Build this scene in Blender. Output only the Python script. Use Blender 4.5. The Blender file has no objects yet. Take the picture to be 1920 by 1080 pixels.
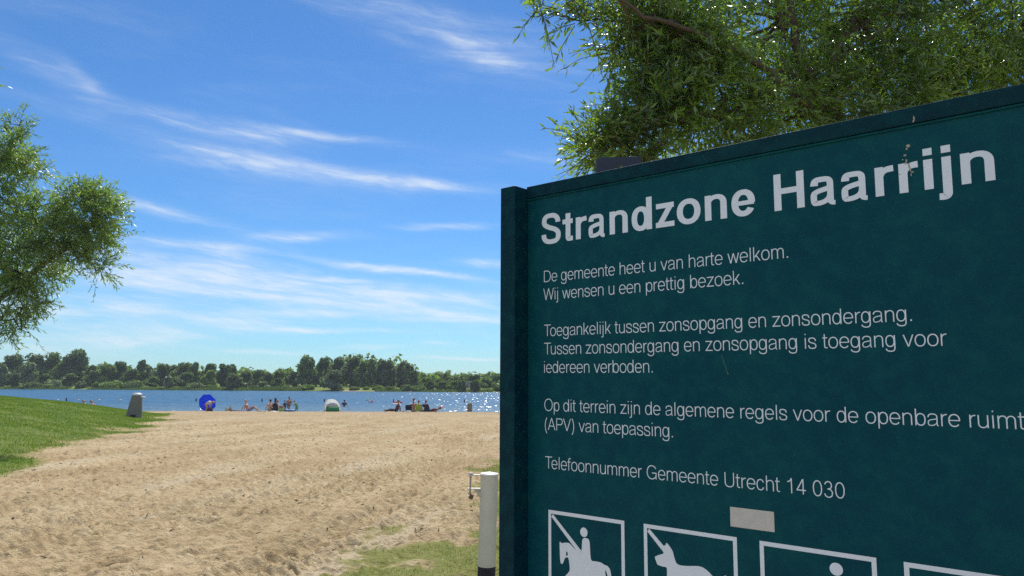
import bpy, bmesh, math, random
import numpy as np
from mathutils import Vector, Matrix
from mathutils.geometry import tessellate_polygon
random.seed(7)
RNG = np.random.default_rng(11)
SC = bpy.context.scene
COL = SC.collection
R = math.radians

# ------------------------------------------------------------------ camera
F, CX, CY = 1410.0, 960.0, 540.0
PITCH, ROLL, EYE = R(6.8), R(0.2), 1.65
_up = np.array([math.cos(PITCH) * math.sin(ROLL), -math.cos(PITCH) * math.cos(ROLL), math.sin(PITCH)])
_fw = np.array([0, 0, 1.0]) - _up * _up[2]
_fw /= np.linalg.norm(_fw)
_rt = np.cross(_fw, _up)
if _rt[0] < 0:
    _rt = -_rt
C2W = np.stack([_rt, _fw, _up])               # camera axes (x right, y down, z ahead) -> world
cam_d = bpy.data.cameras.new('camera')
cam = bpy.data.objects.new('camera', cam_d)
COL.objects.link(cam)
cam_d.sensor_width = 36.0
cam_d.lens = F / 1920.0 * 36.0
cam_d.clip_start = 0.05
cam_d.clip_end = 6000
cam.matrix_world = Matrix(((C2W[0, 0], -C2W[0, 1], -C2W[0, 2], 0), (C2W[1, 0], -C2W[1, 1], -C2W[1, 2], 0),
                           (C2W[2, 0], -C2W[2, 1], -C2W[2, 2], EYE), (0, 0, 0, 1)))
SC.camera = cam


def ray(px, py):
    return C2W @ np.array([(px - CX) / F, (py - CY) / F, 1.0])


def at(px, py, Y):
    d = ray(px, py)
    d = d * (Y / d[1])
    return Vector((d[0], d[1], d[2] + EYE))


# ------------------------------------------------------------------ light, sky, exposure
SUN_EL, SUN_AZ = R(54), R(4)
sd = Vector((math.sin(SUN_AZ) * math.cos(SUN_EL), math.cos(SUN_AZ) * math.cos(SUN_EL), math.sin(SUN_EL)))
ld = bpy.data.lights.new('sun', 'SUN')
ld.energy = 4.8
ld.angle = R(0.5)
ld.color = (1.0, 0.95, 0.86)
lo = bpy.data.objects.new('sun', ld)
COL.objects.link(lo)
lo.rotation_euler = (-sd).to_track_quat('-Z', 'Y').to_euler()
SC.view_settings.view_transform = 'Standard'
SC.view_settings.look = 'None'
SC.view_settings.exposure = 0.25
SC.view_settings.gamma = 1.0
SC.cycles.use_denoising = False
SC.cycles.max_bounces = 8
SC.cycles.transparent_max_bounces = 12
SC.cycles.sample_clamp_indirect = 2.5
SC.cycles.transmission_bounces = 3
SC.cycles.diffuse_bounces = 4


class NT:
    """small helper for node trees"""
    def __init__(self, tree):
        self.t = tree
        self.n = tree.nodes
        self.l = tree.links

    def add(self, kind, **kw):
        n = self.n.new(kind)
        for k, v in kw.items():
            setattr(n, k, v)
        return n

    def put(self, sock, v):
        if v is None:
            return
        if hasattr(v, 'is_output'):
            self.l.new(v, sock)
        elif isinstance(v, (int, float)):
            try:
                sock.default_value = v
            except TypeError:
                sock.default_value = (v, v, v)
        else:
            v = tuple(v)
            if sock.type == 'RGBA' and len(v) == 3:
                v = v + (1,)
            sock.default_value = v

    def math(self, op, a, b=None, c=None, clamp=False):
        n = self.add('ShaderNodeMath', operation=op, use_clamp=clamp)
        self.put(n.inputs[0], a)
        self.put(n.inputs[1], b)
        self.put(n.inputs[2], c)
        return n.outputs[0]

    def vmath(self, op, a, b=None, scale=None):
        n = self.add('ShaderNodeVectorMath', operation=op)
        self.put(n.inputs[0], a)
        self.put(n.inputs[1], b)
        if scale is not None:
            self.put(n.inputs[3], scale)
        return n.outputs[0]

    def mix(self, f, a, b, blend='MIX'):
        n = self.add('ShaderNodeMix', data_type='RGBA', blend_type=blend)
        self.put(n.inputs[0], f)
        self.put(n.inputs[6], a)
        self.put(n.inputs[7], b)
        return n.outputs[2]

    def noise(self, vec, scale, detail=3, rough=0.55, dist=0.0):
        n = self.add('ShaderNodeTexNoise')
        self.put(n.inputs['Vector'], vec)
        n.inputs['Scale'].default_value = scale
        n.inputs['Detail'].default_value = detail
        n.inputs['Roughness'].default_value = rough
        n.inputs['Distortion'].default_value = dist
        return n

    def ramp(self, f, stops):
        n = self.add('ShaderNodeValToRGB')
        self.put(n.inputs[0], f)
        e = n.color_ramp.elements
        while len(e) < len(stops):
            e.new(0.5)
        for el, (p, c) in zip(e, stops):
            el.position = p
            el.color = tuple(c) + (1,) if len(c) == 3 else c
        return n.outputs[0]

    def comb(self, x, y, z):
        n = self.add('ShaderNodeCombineXYZ')
        for i, v in enumerate((x, y, z)):
            self.put(n.inputs[i], v)
        return n.outputs[0]

    def sep(self, v):
        n = self.add('ShaderNodeSeparateXYZ')
        self.put(n.inputs[0], v)
        return n.outputs

    def remap(self, v, a, b, c=0.0, d=1.0):
        n = self.add('ShaderNodeMapRange')
        n.clamp = True
        self.put(n.inputs[0], v)
        for i, q in enumerate((a, b, c, d)):
            n.inputs[i + 1].default_value = q
        return n.outputs[0]


world = bpy.data.worlds.new('World')
SC.world = world
world.use_nodes = True
W = NT(world.node_tree)
W.n.clear()
sky = W.add('ShaderNodeTexSky', sky_type='NISHITA')
sky.sun_disc = False
sky.sun_elevation = SUN_EL
sky.sun_rotation = SUN_AZ
sky.altitude = 0
sky.air_density = 1.0
sky.dust_density = 0.05
sky.ozone_density = 3.0
geo = W.add('ShaderNodeTexCoord')
dx, dy, dz = W.sep(geo.outputs['Generated'])
az0 = W.math('ARCTAN2', dx, dy)
el0 = W.math('ARCSINE', dz)
wv = W.comb(W.math('MULTIPLY', az0, 5.0), W.math('MULTIPLY', el0, 16.0), 0.0)
wn = W.noise(wv, 1.0, 4, 0.6)
wx, wy, _ = W.sep(wn.outputs['Color'])
az1 = W.math('MULTIPLY_ADD', W.math('SUBTRACT', wx, 0.5), 0.06, az0)
el1 = W.math('MULTIPLY_ADD', W.math('SUBTRACT', wy, 0.5), 0.022, el0)
# wispy fibre pattern, drawn out along the wind
fv = W.comb(W.math('MULTIPLY_ADD', el1, -6.0, W.math('MULTIPLY', az1, 6.0)), W.math('MULTIPLY_ADD', az1, 7.0, W.math('MULTIPLY', el1, 60.0)), 3.0)
fib = W.noise(fv, 1.0, 7, 0.62, 0.4).outputs['Fac']
fib = W.math('POWER', W.remap(fib, 0.30, 0.70), 1.5)
CLOUDS = [  # px, py, half length, half width, slope, strength
    (540, 548, 330, 40, .10, .75), (760, 582, 190, 9, .075, .95), (330, 512, 130, 34, .02, .6), (420, 490, 45, 34, -.3, .5),
    (400, 240, 120, 13, .06, .62), (580, 250, 120, 7, .06, .6), (460, 298, 110, 16, .04, .6), (730, 338, 140, 11, .085, .8),
    (560, 318, 120, 12, .1, .35), (300, 390, 85, 9, .12, .65), (90, 130, 110, 22, .42, .12), (160, 150, 40, 12, .6, .25),
    (850, 62, 190, 42, .16, .22), (905, 98, 60, 16, .35, .55), (600, 620, 150, 5, .01, .85), (830, 421, 70, 6, -.03, .55),
    (570, 442, 80, 11, -.05, .55), (245, 584, 55, 8, .06, .85), (630, 523, 38, 5, 0, .75), (915, 498, 40, 7, .05, 1.0),
    (330, 622, 190, 22, -.16, .6), (80, 640, 170, 26, 0, .45), (790, 512, 110, 5, .12, .55), (870, 552, 90, 14, .03, .45),
    (865, 672, 70, 3, .02, .6), (500, 659, 70, 5, .03, .45), (160, 215, 230, 14, .12, .06), (640, 5, 150, 12, .03, .25),
    (340, 455, 150, 10, .0, .4), (820, 645, 30, 4, 0, .4), (700, 545, 200, 16, .06, .4),
    (690, 500, 110, 7, .12, .5), (620, 560, 150, 10, .06, .6), (780, 600, 160, 6, .04, .5), (560, 590, 130, 6, .0, .45), (880, 605, 60, 4, .03, .6), (700, 650, 50, 4, 0, .5), (1500, 300, 400, 20, .05, .5), (1700, 520, 400, 30, .03, .6), (-300, 400, 300, 30, .1, .6), (-200, 560, 300, 30, 0, .6)]
acc = None
for (px, py, L, Wd, sl, st) in CLOUDS:
    d0 = ray(px, py)
    d0 /= np.linalg.norm(d0)
    a0, e0 = math.atan2(d0[0], d0[1]), math.asin(d0[2])
    th = -math.atan(sl)
    L, Wd = L / F * 1.0, Wd / F * 0.88
    c, s = math.cos(th), math.sin(th)
    u = W.math('MULTIPLY_ADD', az1, c / L, W.math('MULTIPLY_ADD', el1, s / L, -(a0 * c + e0 * s) / L))
    v = W.math('MULTIPLY_ADD', az1, -s / Wd, W.math('MULTIPLY_ADD', el1, c / Wd, (a0 * s - e0 * c) / Wd))
    r2 = W.math('MULTIPLY_ADD', u, u, W.math('MULTIPLY', v, v))
    g = W.math('MULTIPLY', W.math('EXPONENT', W.math('MULTIPLY', r2, -1.0)), st)
    acc = g if acc is None else W.math('ADD', acc, g)
fib2 = W.noise(W.comb(W.math('MULTIPLY_ADD', el1, -20.0, W.math('MULTIPLY', az1, 22.0)), W.math('MULTIPLY_ADD', az1, 12.0, W.math('MULTIPLY', el1, 110.0)), 8.0), 1.0, 5, .6, .5).outputs['Fac']
fib = W.math('MULTIPLY', fib, W.remap(fib2, .30, .62, .35, 1.25))
bg_c = W.noise(W.comb(W.math('MULTIPLY', az1, 2.0), W.math('MULTIPLY', el1, 9.0), 7.0), 1.0, 5, .6).outputs['Fac']
thin = W.math('MULTIPLY', W.remap(bg_c, .50, .75), .10)
front = W.math('ADD', acc, thin)
# bright cloud banks added to the unseen sky behind the camera as fill light
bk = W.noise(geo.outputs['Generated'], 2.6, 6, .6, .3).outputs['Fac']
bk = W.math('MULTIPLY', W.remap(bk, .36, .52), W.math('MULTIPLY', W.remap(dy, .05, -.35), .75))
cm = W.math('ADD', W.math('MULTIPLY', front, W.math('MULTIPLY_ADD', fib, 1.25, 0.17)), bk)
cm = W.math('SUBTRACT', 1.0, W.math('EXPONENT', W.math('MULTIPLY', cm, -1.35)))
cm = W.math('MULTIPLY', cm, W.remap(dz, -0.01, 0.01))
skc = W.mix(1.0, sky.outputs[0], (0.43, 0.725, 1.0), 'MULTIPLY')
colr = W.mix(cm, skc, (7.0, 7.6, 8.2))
bgn = W.add('ShaderNodeBackground')
W.l.new(colr, bgn.inputs[0])
bgn.inputs[1].default_value = 0.10
wo = W.add('ShaderNodeOutputWorld')
W.l.new(bgn.outputs[0], wo.inputs[0])

# ------------------------------------------------------------------ general helpers


def tag(o, label=None, cat=None, group=None, kind=None):
    if label:
        o['label'] = label
    if cat:
        o['category'] = cat
    if group:
        o['group'] = group
    if kind:
        o['kind'] = kind
    return o


def empty(name, loc, label, cat, group=None, rz=0.0):
    o = bpy.data.objects.new(name, None)
    COL.objects.link(o)
    o.empty_display_size = 0.2
    o.location = loc
    o.rotation_euler = (0, 0, rz)
    return tag(o, label, cat, group)


def link(name, me, mat, parent=None, smooth=False):
    if mat is not None and not me.materials:
        me.materials.append(mat)
    if smooth:
        me.polygons.foreach_set('use_smooth', np.ones(len(me.polygons), dtype=bool))
        me.set_sharp_from_angle(angle=R(48))
    o = bpy.data.objects.new(name, me)
    COL.objects.link(o)
    if parent is not None:
        o.parent = parent
    return o


def mesh_np(name, V, Fs):
    """V (n,3); Fs (m,k) one face size"""
    V = np.ascontiguousarray(V, dtype=np.float32)
    Fs = np.ascontiguousarray(Fs, dtype=np.int32)
    me = bpy.data.meshes.new(name)
    me.vertices.add(len(V))
    me.vertices.foreach_set('co', V.ravel())
    m, k = Fs.shape
    me.loops.add(m * k)
    me.loops.foreach_set('vertex_index', Fs.ravel())
    me.polygons.add(m)
    me.polygons.foreach_set('loop_start', np.arange(0, m * k, k, dtype=np.int32))
    me.update(calc_edges=True)
    me.validate()
    return me


class MB:
    """collects simple shapes into one mesh"""
    def __init__(self):
        self.v, self.f = [], []

    def box(self, c, s, rz=0.0, m=None):
        b = len(self.v)
        M = m if m is not None else Matrix.Rotation(rz, 3, 'Z')
        for z in (-1, 1):
            for y in (-1, 1):
                for x in (-1, 1):
                    self.v.append(Vector(c) + M @ Vector((x * s[0] / 2, y * s[1] / 2, z * s[2] / 2)))
        for q in ((0, 2, 3, 1), (4, 5, 7, 6), (0, 1, 5, 4), (2, 6, 7, 3), (0, 4, 6, 2), (1, 3, 7, 5)):
            self.f.append(tuple(b + i for i in q))
        return self

    def tube(self, pts, rad, n=8, caps=True):
        pts = [Vector(p) for p in pts]
        if isinstance(rad, (int, float)):
            rad = [rad] * len(pts)
        b = len(self.v)
        ref = None
        for i, p in enumerate(pts):
            t = (pts[min(i + 1, len(pts) - 1)] - pts[max(i - 1, 0)]).normalized()
            if ref is None:
                ref = Vector((0, 0, 1)) if abs(t.z) < .9 else Vector((1, 0, 0))
            a = t.cross(ref).normalized()
            c = a.cross(t).normalized()
            ref = c
            for k in range(n):
                w = 2 * math.pi * k / n
                self.v.append(p + (a * math.cos(w) + c * math.sin(w)) * rad[i])
        for i in range(len(pts) - 1):
            for k in range(n):
                k2 = (k + 1) % n
                self.f.append((b + i * n + k, b + i * n + k2, b + (i + 1) * n + k2, b + (i + 1) * n + k))
        if caps:
            self.f.append(tuple(b + k for k in range(n))[::-1])
            self.f.append(tuple(b + (len(pts) - 1) * n + k for k in range(n)))
        return self

    def loft(self, rings, caps=True):
        b = len(self.v)
        n = len(rings[0])
        for r in rings:
            self.v.extend(Vector(p) for p in r)
        for i in range(len(rings) - 1):
            for k in range(n):
                k2 = (k + 1) % n
                self.f.append((b + i * n + k, b + i * n + k2, b + (i + 1) * n + k2, b + (i + 1) * n + k))
        if caps:
            self.f.append(tuple(b + k for k in range(n))[::-1])
            self.f.append(tuple(b + (len(rings) - 1) * n + k for k in range(n)))
        return self

    def ball(self, c, r, nu=14, nv=9):
        r = (r, r, r) if isinstance(r, (int, float)) else r
        rings = []
        for j in range(nv + 1):
            ph = -math.pi / 2 + math.pi * (j + .02) / (nv + .04)
            rings.append([(c[0] + r[0] * math.cos(ph) * math.cos(2 * math.pi * i / nu), c[1] + r[1] * math.cos(ph) * math.sin(2 * math.pi * i / nu), c[2] + r[2] * math.sin(ph)) for i in range(nu)])
        return self.loft(rings)

    def mesh(self, name):
        me = bpy.data.meshes.new(name)
        me.from_pydata([tuple(v) for v in self.v], [], self.f)
        me.update()
        return me

    def build(self, name, mat, parent=None, smooth=False, bevel=0.0):
        o = link(name, self.mesh(name), mat, parent, smooth)
        if bevel:
            m = o.modifiers.new('bevel', 'BEVEL')
            m.width = bevel
            m.segments = 2
            m.limit_method = 'ANGLE'
        return o


def ellring(cx, cy, z, rx, ry, n=24):
    return [(cx + rx * math.cos(2 * math.pi * i / n), cy + ry * math.sin(2 * math.pi * i / n), z) for i in range(n)]


# ------------------------------------------------------------------ materials


def mat(name, col, rough=0.6, metal=0.0, var=0.12, scale=6.0, bump=0.0, bscale=60.0, spec=0.5, obj=True):
    m = bpy.data.materials.new(name)
    m.use_nodes = True
    t = NT(m.node_tree)
    b = m.node_tree.nodes['Principled BSDF']
    tc = t.add('ShaderNodeTexCoord')
    n = t.noise(tc.outputs['Object'], scale, 4, .6)
    f = t.math('MULTIPLY_ADD', t.math('SUBTRACT', n.outputs['Fac'], .5), var * 3, 1.0)
    c = t.mix(1.0, (*col, 1), t.comb(f, f, f), 'MULTIPLY')
    t.l.new(c, b.inputs['Base Color'])
    b.inputs['Roughness'].default_value = rough
    b.inputs['Metallic'].default_value = metal
    b.inputs['Specular IOR Level'].default_value = spec
    if bump:
        bn = t.noise(tc.outputs['Object'], bscale, 3, .6)
        bp = t.add('ShaderNodeBump')
        bp.inputs['Strength'].default_value = bump
        bp.inputs['Distance'].default_value = 0.01
        t.l.new(bn.outputs['Fac'], bp.inputs['Height'])
        t.l.new(bp.outputs[0], b.inputs['Normal'])
    return m


def leaf_mat(name, c1, c2, trans=0.35, rough=0.35, tcol=None, nscale=1.2, spec=0.5, rnd=0.25):
    m = bpy.data.materials.new(name)
    m.use_nodes = True
    t = NT(m.node_tree)
    b = m.node_tree.nodes['Principled BSDF']
    out = m.node_tree.nodes['Material Output']
    g = t.add('ShaderNodeNewGeometry')
    oi = t.add('ShaderNodeObjectInfo')
    n = t.noise(g.outputs['Position'], nscale, 3, .6)
    f = t.math('ADD', t.remap(n.outputs['Fac'], .3, .7, -.15, .75), t.math('MULTIPLY', g.outputs['Random Per Island'], .5), clamp=True)
    c = t.mix(f, (*c1, 1), (*c2, 1))
    k = t.math('MULTIPLY_ADD', t.math('SUBTRACT', oi.outputs['Random'], .5), rnd * 2, 1.0)
    c = t.mix(1.0, c, t.comb(k, k, k), 'MULTIPLY')
    t.l.new(c, b.inputs['Base Color'])
    b.inputs['Roughness'].default_value = rough
    b.inputs['Specular IOR Level'].default_value = spec
    if spec >= 1.0:
        b.inputs['IOR'].default_value = 1.6      # waxy willow leaf
    tr = t.add('ShaderNodeBsdfTranslucent')
    t.l.new(t.mix(1.0, c, (*(tcol or (1.5, 1.7, .6)), 1), 'MULTIPLY'), tr.inputs[0])
    mx = t.add('ShaderNodeMixShader')
    mx.inputs[0].default_value = trans
    t.l.new(b.outputs[0], mx.inputs[1])
    t.l.new(tr.outputs[0], mx.inputs[2])
    t.l.new(mx.outputs[0], out.inputs[0])
    return m


M = {}
M['bark'] = mat('bark', (.10, .075, .055), .9, 0, .25, 9, .6, 40)
M['willow_leaf'] = leaf_mat('willow_leaf', (.040, .095, .020), (.205, .295, .072), .48, .34, (1.85, 2.0, .62), 1.6, 1.0, 0)
M['willow_leaf_far'] = leaf_mat('willow_leaf_far', (.072, .138, .042), (.225, .310, .098), .48, .34, (1.75, 1.9, .65), 1.3, 1.0, 0)
M['leaf_dark'] = leaf_mat('leaf_dark', (.050, .090, .038), (.120, .172, .064), .38, .55, None, .5, .3)
M['leaf_mid'] = leaf_mat('leaf_mid', (.062, .108, .036), (.145, .200, .065), .40, .55, None, .5, .3)
M['leaf_pale'] = leaf_mat('leaf_pale', (.092, .132, .070), (.190, .230, .125), .38, .55, None, .6, .3)
M['leaf_bright'] = leaf_mat('leaf_bright', (.088, .150, .036), (.20, .27, .070), .42, .55, None, .6, .3)

# ------------------------------------------------------------------ noise in numpy


def vnoise(x, y, seed=0):
    xi = np.floor(x).astype(np.int64)
    yi = np.floor(y).astype(np.int64)
    xf = x - xi
    yf = y - yi

    def h(a, b):
        n = (a * 374761393 + b * 668265263 + seed * 1442695041) & 0xffffffff
        n = ((n ^ (n >> 13)) * 1274126177) & 0xffffffff
        n = n ^ (n >> 16)
        return (n & 0xffff) / 65535.0
    u = xf * xf * xf * (xf * (xf * 6 - 15) + 10)
    v = yf * yf * yf * (yf * (yf * 6 - 15) + 10)
    a = h(xi, yi) * (1 - u) + h(xi + 1, yi) * u
    b = h(xi, yi + 1) * (1 - u) + h(xi + 1, yi + 1) * u
    return a * (1 - v) + b * v - 0.5


def fbm(x, y, scale, oct=3, seed=0):
    r = 0
    a = 1.0
    for k in range(oct):
        cs, sn = math.cos(.6 * k + seed), math.sin(.6 * k + seed)
        X = (x * cs - y * sn) / scale
        Y = (x * sn + y * cs) / scale
        r = r + a * vnoise(X + 17.3 * k, Y - 9.1 * k, seed + k)
        a *= .5
        scale *= .5
    return r


def sstep(a, b, x):
    t = np.clip((x - a) / (b - a), 0, 1)
    return t * t * (3 - 2 * t)


# ------------------------------------------------------------------ ground
WATER_Z = -1.65
EDGE_Y = np.array([-40., 0, 8, 14, 17, 25.5, 38, 46, 60, 80])
EDGE_X = np.array([-8.5, -8.6, -8.6, -8.9, -9.6, -12.5, -17.2, -21.5, -29, -40])


def shore_far(x):
    return 172 + np.clip(-(x + 3), -60, 160) * 0.17


def ground_base(x, y):
    yc = np.maximum(y, 0)
    h = np.where(yc < 63, -1.26 * (yc / 63) ** 3, -1.26 - .060 * (yc - 63))
    h = np.maximum(h, -4.0)
    sf = shore_far(x)
    h = np.where(y > sf - 12, np.minimum(-1.68 + (y - sf) * .10, -1.05 + .002 * (y - sf)), h)
    h = np.maximum(h, -4.0)
    s = np.interp(y, EDGE_Y, EDGE_X) - x
    sp = np.maximum(s, 0)
    m = 1.22 * (1 - np.exp(-(sp * sp / (sp + 2.2)) / 3.8)) * sstep(8, 22, y) * (1 - sstep(32, 58, y))
    return h + m


def grass_mask(x, y):
    """1 on turf, 0 on sand"""
    s = np.interp(y, EDGE_Y, EDGE_X) - x
    left = sstep(-.9, .9, s + 1.5 * fbm(x, y, 2.2, 4, 5))
    # turf creeping in at the right, around the pole and the sign
    ex = np.interp(y, [-3, 4.2, 5.3, 6.3, 7.0, 8, 10, 14, 20, 40], [9, 6, -1.8, -1.5, -1.05, -.82, -.68, -.60, .4, 5.0])
    right = sstep(-.30, .42, x - ex + 1.35 * fbm(x, y, .9, 4, 8))
    far = sstep(0, 2.0, y - shore_far(x))
    return np.clip(np.maximum(np.maximum(left, right * .74), far), 0, 1)


def build_ground():
    a_f = np.linspace(R(-41), R(41), 861)
    a_c1 = np.linspace(R(-180), R(-41), 60)[:-1]
    a_c2 = np.linspace(R(41), R(180), 60)[1:-1]
    ang = np.concatenate([a_c1, a_f, a_c2])
    rs = [0.8]
    while rs[-1] < 430:
        r = rs[-1]
        if r < 5:
            d = .16
        elif r < 66:
            d = max(.026, r * r / (770 * 1.65) * .62)
            d = min(d, 1.2)
        elif r < 240:
            d = 4.0
        else:
            d = r * .08
        rs.append(r + d)
    rs = np.array(rs)
    A, RR = np.meshgrid(ang, rs)
    X = np.sin(A) * RR
    Y = np.cos(A) * RR
    Z = ground_base(X, Y)
    G = grass_mask(X, Y)
    amp = (1 - sstep(50, 66, Y)) * (Y > -6)
    sand = (1 - G)
    # trampled, wind-softened sand
    rough = .75 + 1.1 * np.clip(fbm(X, Y, 3.2, 2, 31) + .1, -.5, .6)
    band = fbm(X - .19 * Y, Y * .12, .95, 3, 61)
    rough = rough * (.62 + 2.1 * np.clip(band + .10, -.22, .5))
    d = .040 * fbm(X, Y, 1.1, 2, 1) + .024 * rough * fbm(X, Y, .30, 2, 2) + .046 * rough * (0.3 - 2 * np.abs(fbm(X, Y, .15, 2, 3))) + .052 * rough * fbm(X, Y, .08, 2, 13)
    d = d * (.25 + .75 * sand)
    d += .03 * fbm(X, Y, .7, 2, 44) * G
    Zd = np.zeros_like(Z)
    # foot prints: oval dents with a pushed-up rim
    nfp = 15000
    fr = np.sqrt(RNG.uniform(5.0 ** 2, 34.0 ** 2, nfp))
    fa = RNG.uniform(R(-40), R(36), nfp)
    i0 = len(a_c1)
    da = a_f[1] - a_f[0]
    for k in range(nfp):
        r, a = fr[k], fa[k]
        fx, fy = math.sin(a) * r, math.cos(a) * r
        L = RNG.uniform(.07, .14)
        Wd = L * RNG.uniform(.45, .7)
        ext = L * 2.0
        j0, j1 = np.searchsorted(rs, r - ext), np.searchsorted(rs, r + ext)
        c0 = int(max(0, (a - ext / r - a_f[0]) / da)) + i0
        c1 = int(min(len(a_f) - 1, (a + ext / r - a_f[0]) / da)) + i0 + 1
        if j1 <= j0 or c1 <= c0:
            continue
        sx, sy = X[j0:j1, c0:c1] - fx, Y[j0:j1, c0:c1] - fy
        o = RNG.normal(.25, .7)
        u = (sx * math.sin(o) + sy * math.cos(o)) / L
        v = (sx * math.cos(o) - sy * math.sin(o)) / Wd
        q = u * u + v * v
        dep = RNG.uniform(.012, .036)
        Zd[j0:j1, c0:c1] += dep * (-np.exp(-q * 1.6) + .55 * np.exp(-(np.sqrt(q) - 1.35) ** 2 * 7))
    Zd = np.clip(Zd, -.06, .05) * (1 - G)
    # ridged vehicle track at lower left of the beach entrance
    p0, p1 = np.array([-4.3, 7.6]), np.array([-2.6, 6.1])
    tv = (p1 - p0) / np.linalg.norm(p1 - p0)
    for off in (0, .55):
        qx, qy = X - p0[0] - off * .8, Y - p0[1] - off * .9
        al = qx * tv[0] + qy * tv[1]
        ac = -qx * tv[1] + qy * tv[0]
        w = np.exp(-(ac / .16) ** 4) * sstep(-2.2, -1.2, al) * (1 - sstep(2.2, 3.2, al))
        Zd += w * (.020 * np.sin(al * 2 * math.pi / .17 + 6 * np.abs(ac)) - .012)
    # long wheel tracks running down to the water
    for (xs, sg) in (([-3.9, -3.3, -2.4, -1.6, -1.2, -1.9], 1), ([-5.6, -5.6, -5.2, -4.6, -4.4, -5.4], 1), ([-1.6, -.9, -.1, .5, .6, .2], -1)):
        xc = np.interp(Y, [6, 9, 15, 24, 36, 60], xs) + .25 * fbm(Y * 0, Y, 5.0, 2, 71)
        for off in (-.75, .75):
            q = X - xc - off
            wob = .6 + .8 * np.clip(fbm(X, Y, 1.6, 2, 72 + int(off > 0)) + .2, 0, 1)
            Zd += (1 - G) * wob * (-.052 * np.exp(-(q / .17) ** 4) + .034 * np.exp(-((np.abs(q) - .28) / .09) ** 2))
    Z = Z + (d + Zd) * amp
    nr, nc = X.shape
    V = np.stack([X, Y, Z], -1).reshape(-1, 3)
    idx = np.arange(nr * nc).reshape(nr, nc)
    nxt = np.roll(idx, -1, 1)
    Q = np.stack([idx[:-1], idx[1:], nxt[1:], nxt[:-1]], -1).reshape(-1, 4)[:, ::-1]
    # close the middle
    me = mesh_np('ground', V, Q)
    me2 = me
    at_ = me2.attributes.new('turf', 'FLOAT', 'POINT')
    at_.data.foreach_set('value', G.ravel().astype(np.float32))
    me2.polygons.foreach_set('use_smooth', np.ones(len(me2.polygons), dtype=bool))
    if me2.polygons[len(me2.polygons) // 2].normal.z < 0:
        me2.flip_normals()
    m = bpy.data.materials.new('sand_and_turf')
    m.use_nodes = True
    t = NT(m.node_tree)
    b = m.node_tree.nodes['Principled BSDF']
    g = t.add('ShaderNodeNewGeometry')
    pos = g.outputs['Position']
    n1 = t.noise(pos, .55, 4, .6).outputs['Fac']
    n2 = t.noise(pos, 8.5, 5, .68).outputs['Fac']
    n3 = t.noise(pos, 45, 4, .7).outputs['Fac']
    sandc = t.mix(t.remap(n1, .32, .68), (.400, .308, .174), (.535, .425, .262))
    sandc = t.mix(t.remap(n2, .42, .72), sandc, t.mix(1.0, sandc, (.62, .56, .50), 'MULTIPLY'))
    sandc = t.mix(t.math('MULTIPLY', t.remap(n3, .58, .70), .75), sandc, (.14, .095, .055))
    sandc = t.mix(t.math('MULTIPLY', t.remap(t.noise(pos, 1.4, 5, .7, 1.0).outputs['Fac'], .60, .74), .55), sandc, (.54, .475, .355))
    px_, py_, _ = t.sep(pos)
    bandn = t.noise(t.comb(t.math('MULTIPLY_ADD', py_, -.17, t.math('MULTIPLY', px_, .9)), t.math('MULTIPLY', py_, .11), 3), 1.0, 5, .62).outputs['Fac']
    sandc = t.mix(t.math('MULTIPLY', t.remap(bandn, .48, .64), .45), sandc, t.mix(1.0, sandc, (.74, .66, .58), 'MULTIPLY'))
    sandc = t.mix(t.math('MULTIPLY', t.remap(bandn, .46, .34), .38), sandc, (.52, .455, .335))
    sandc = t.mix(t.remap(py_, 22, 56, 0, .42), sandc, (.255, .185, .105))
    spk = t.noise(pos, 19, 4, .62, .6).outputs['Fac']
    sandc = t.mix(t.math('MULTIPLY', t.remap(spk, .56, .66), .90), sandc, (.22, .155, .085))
    gn = t.noise(pos, 1.1, 4, .65).outputs['Fac']
    gn2 = t.noise(pos, 14, 3, .7).outputs['Fac']
    gra = t.mix(t.remap(gn, .35, .66), (.085, .155, .022), (.17, .205, .048))
    gra = t.mix(t.math('MULTIPLY', t.remap(gn2, .45, .75), .5), gra, (.22, .20, .075))
    at2 = t.add('ShaderNodeAttribute', attribute_name='turf')
    tf = at2.outputs['Fac']
    fm = t.math('ADD', tf, t.math('MULTIPLY', t.math('SUBTRACT', n2, .5), .9))
    fm = t.remap(fm, .36, .70)
    dry = t.remap(tf, .55, 1.0)
    gra = t.mix(dry, (.23, .21, .07), gra)
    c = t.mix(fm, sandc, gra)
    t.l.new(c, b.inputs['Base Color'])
    b.inputs['Roughness'].default_value = .95
    b.inputs['Specular IOR Level'].default_value = .15
    bp = t.add('ShaderNodeBump')
    bp.inputs['Strength'].default_value = .9
    bp.inputs['Distance'].default_value = .05
    hh = t.math('ADD', t.math('MULTIPLY', t.noise(pos, 13, 5, .74).outputs['Fac'], 1.0), t.math('MULTIPLY', t.noise(pos, 40, 3, .6).outputs['Fac'], .30))
    t.l.new(hh, bp.inputs['Height'])
    t.l.new(bp.outputs[0], b.inputs['Normal'])
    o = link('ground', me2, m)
    tag(o, kind='structure')
    return X, Y, Z, ang, rs


GX, GY, GZ, GANG, GRS = build_ground()


def ground_z(x, y):
    a = math.atan2(x, y)
    r = math.hypot(x, y)
    i = min(len(GRS) - 1, int(np.argmin(abs(GRS - r))))
    j = int(np.argmin(abs(GANG - a)))
    return float(GZ[i, j])


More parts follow.
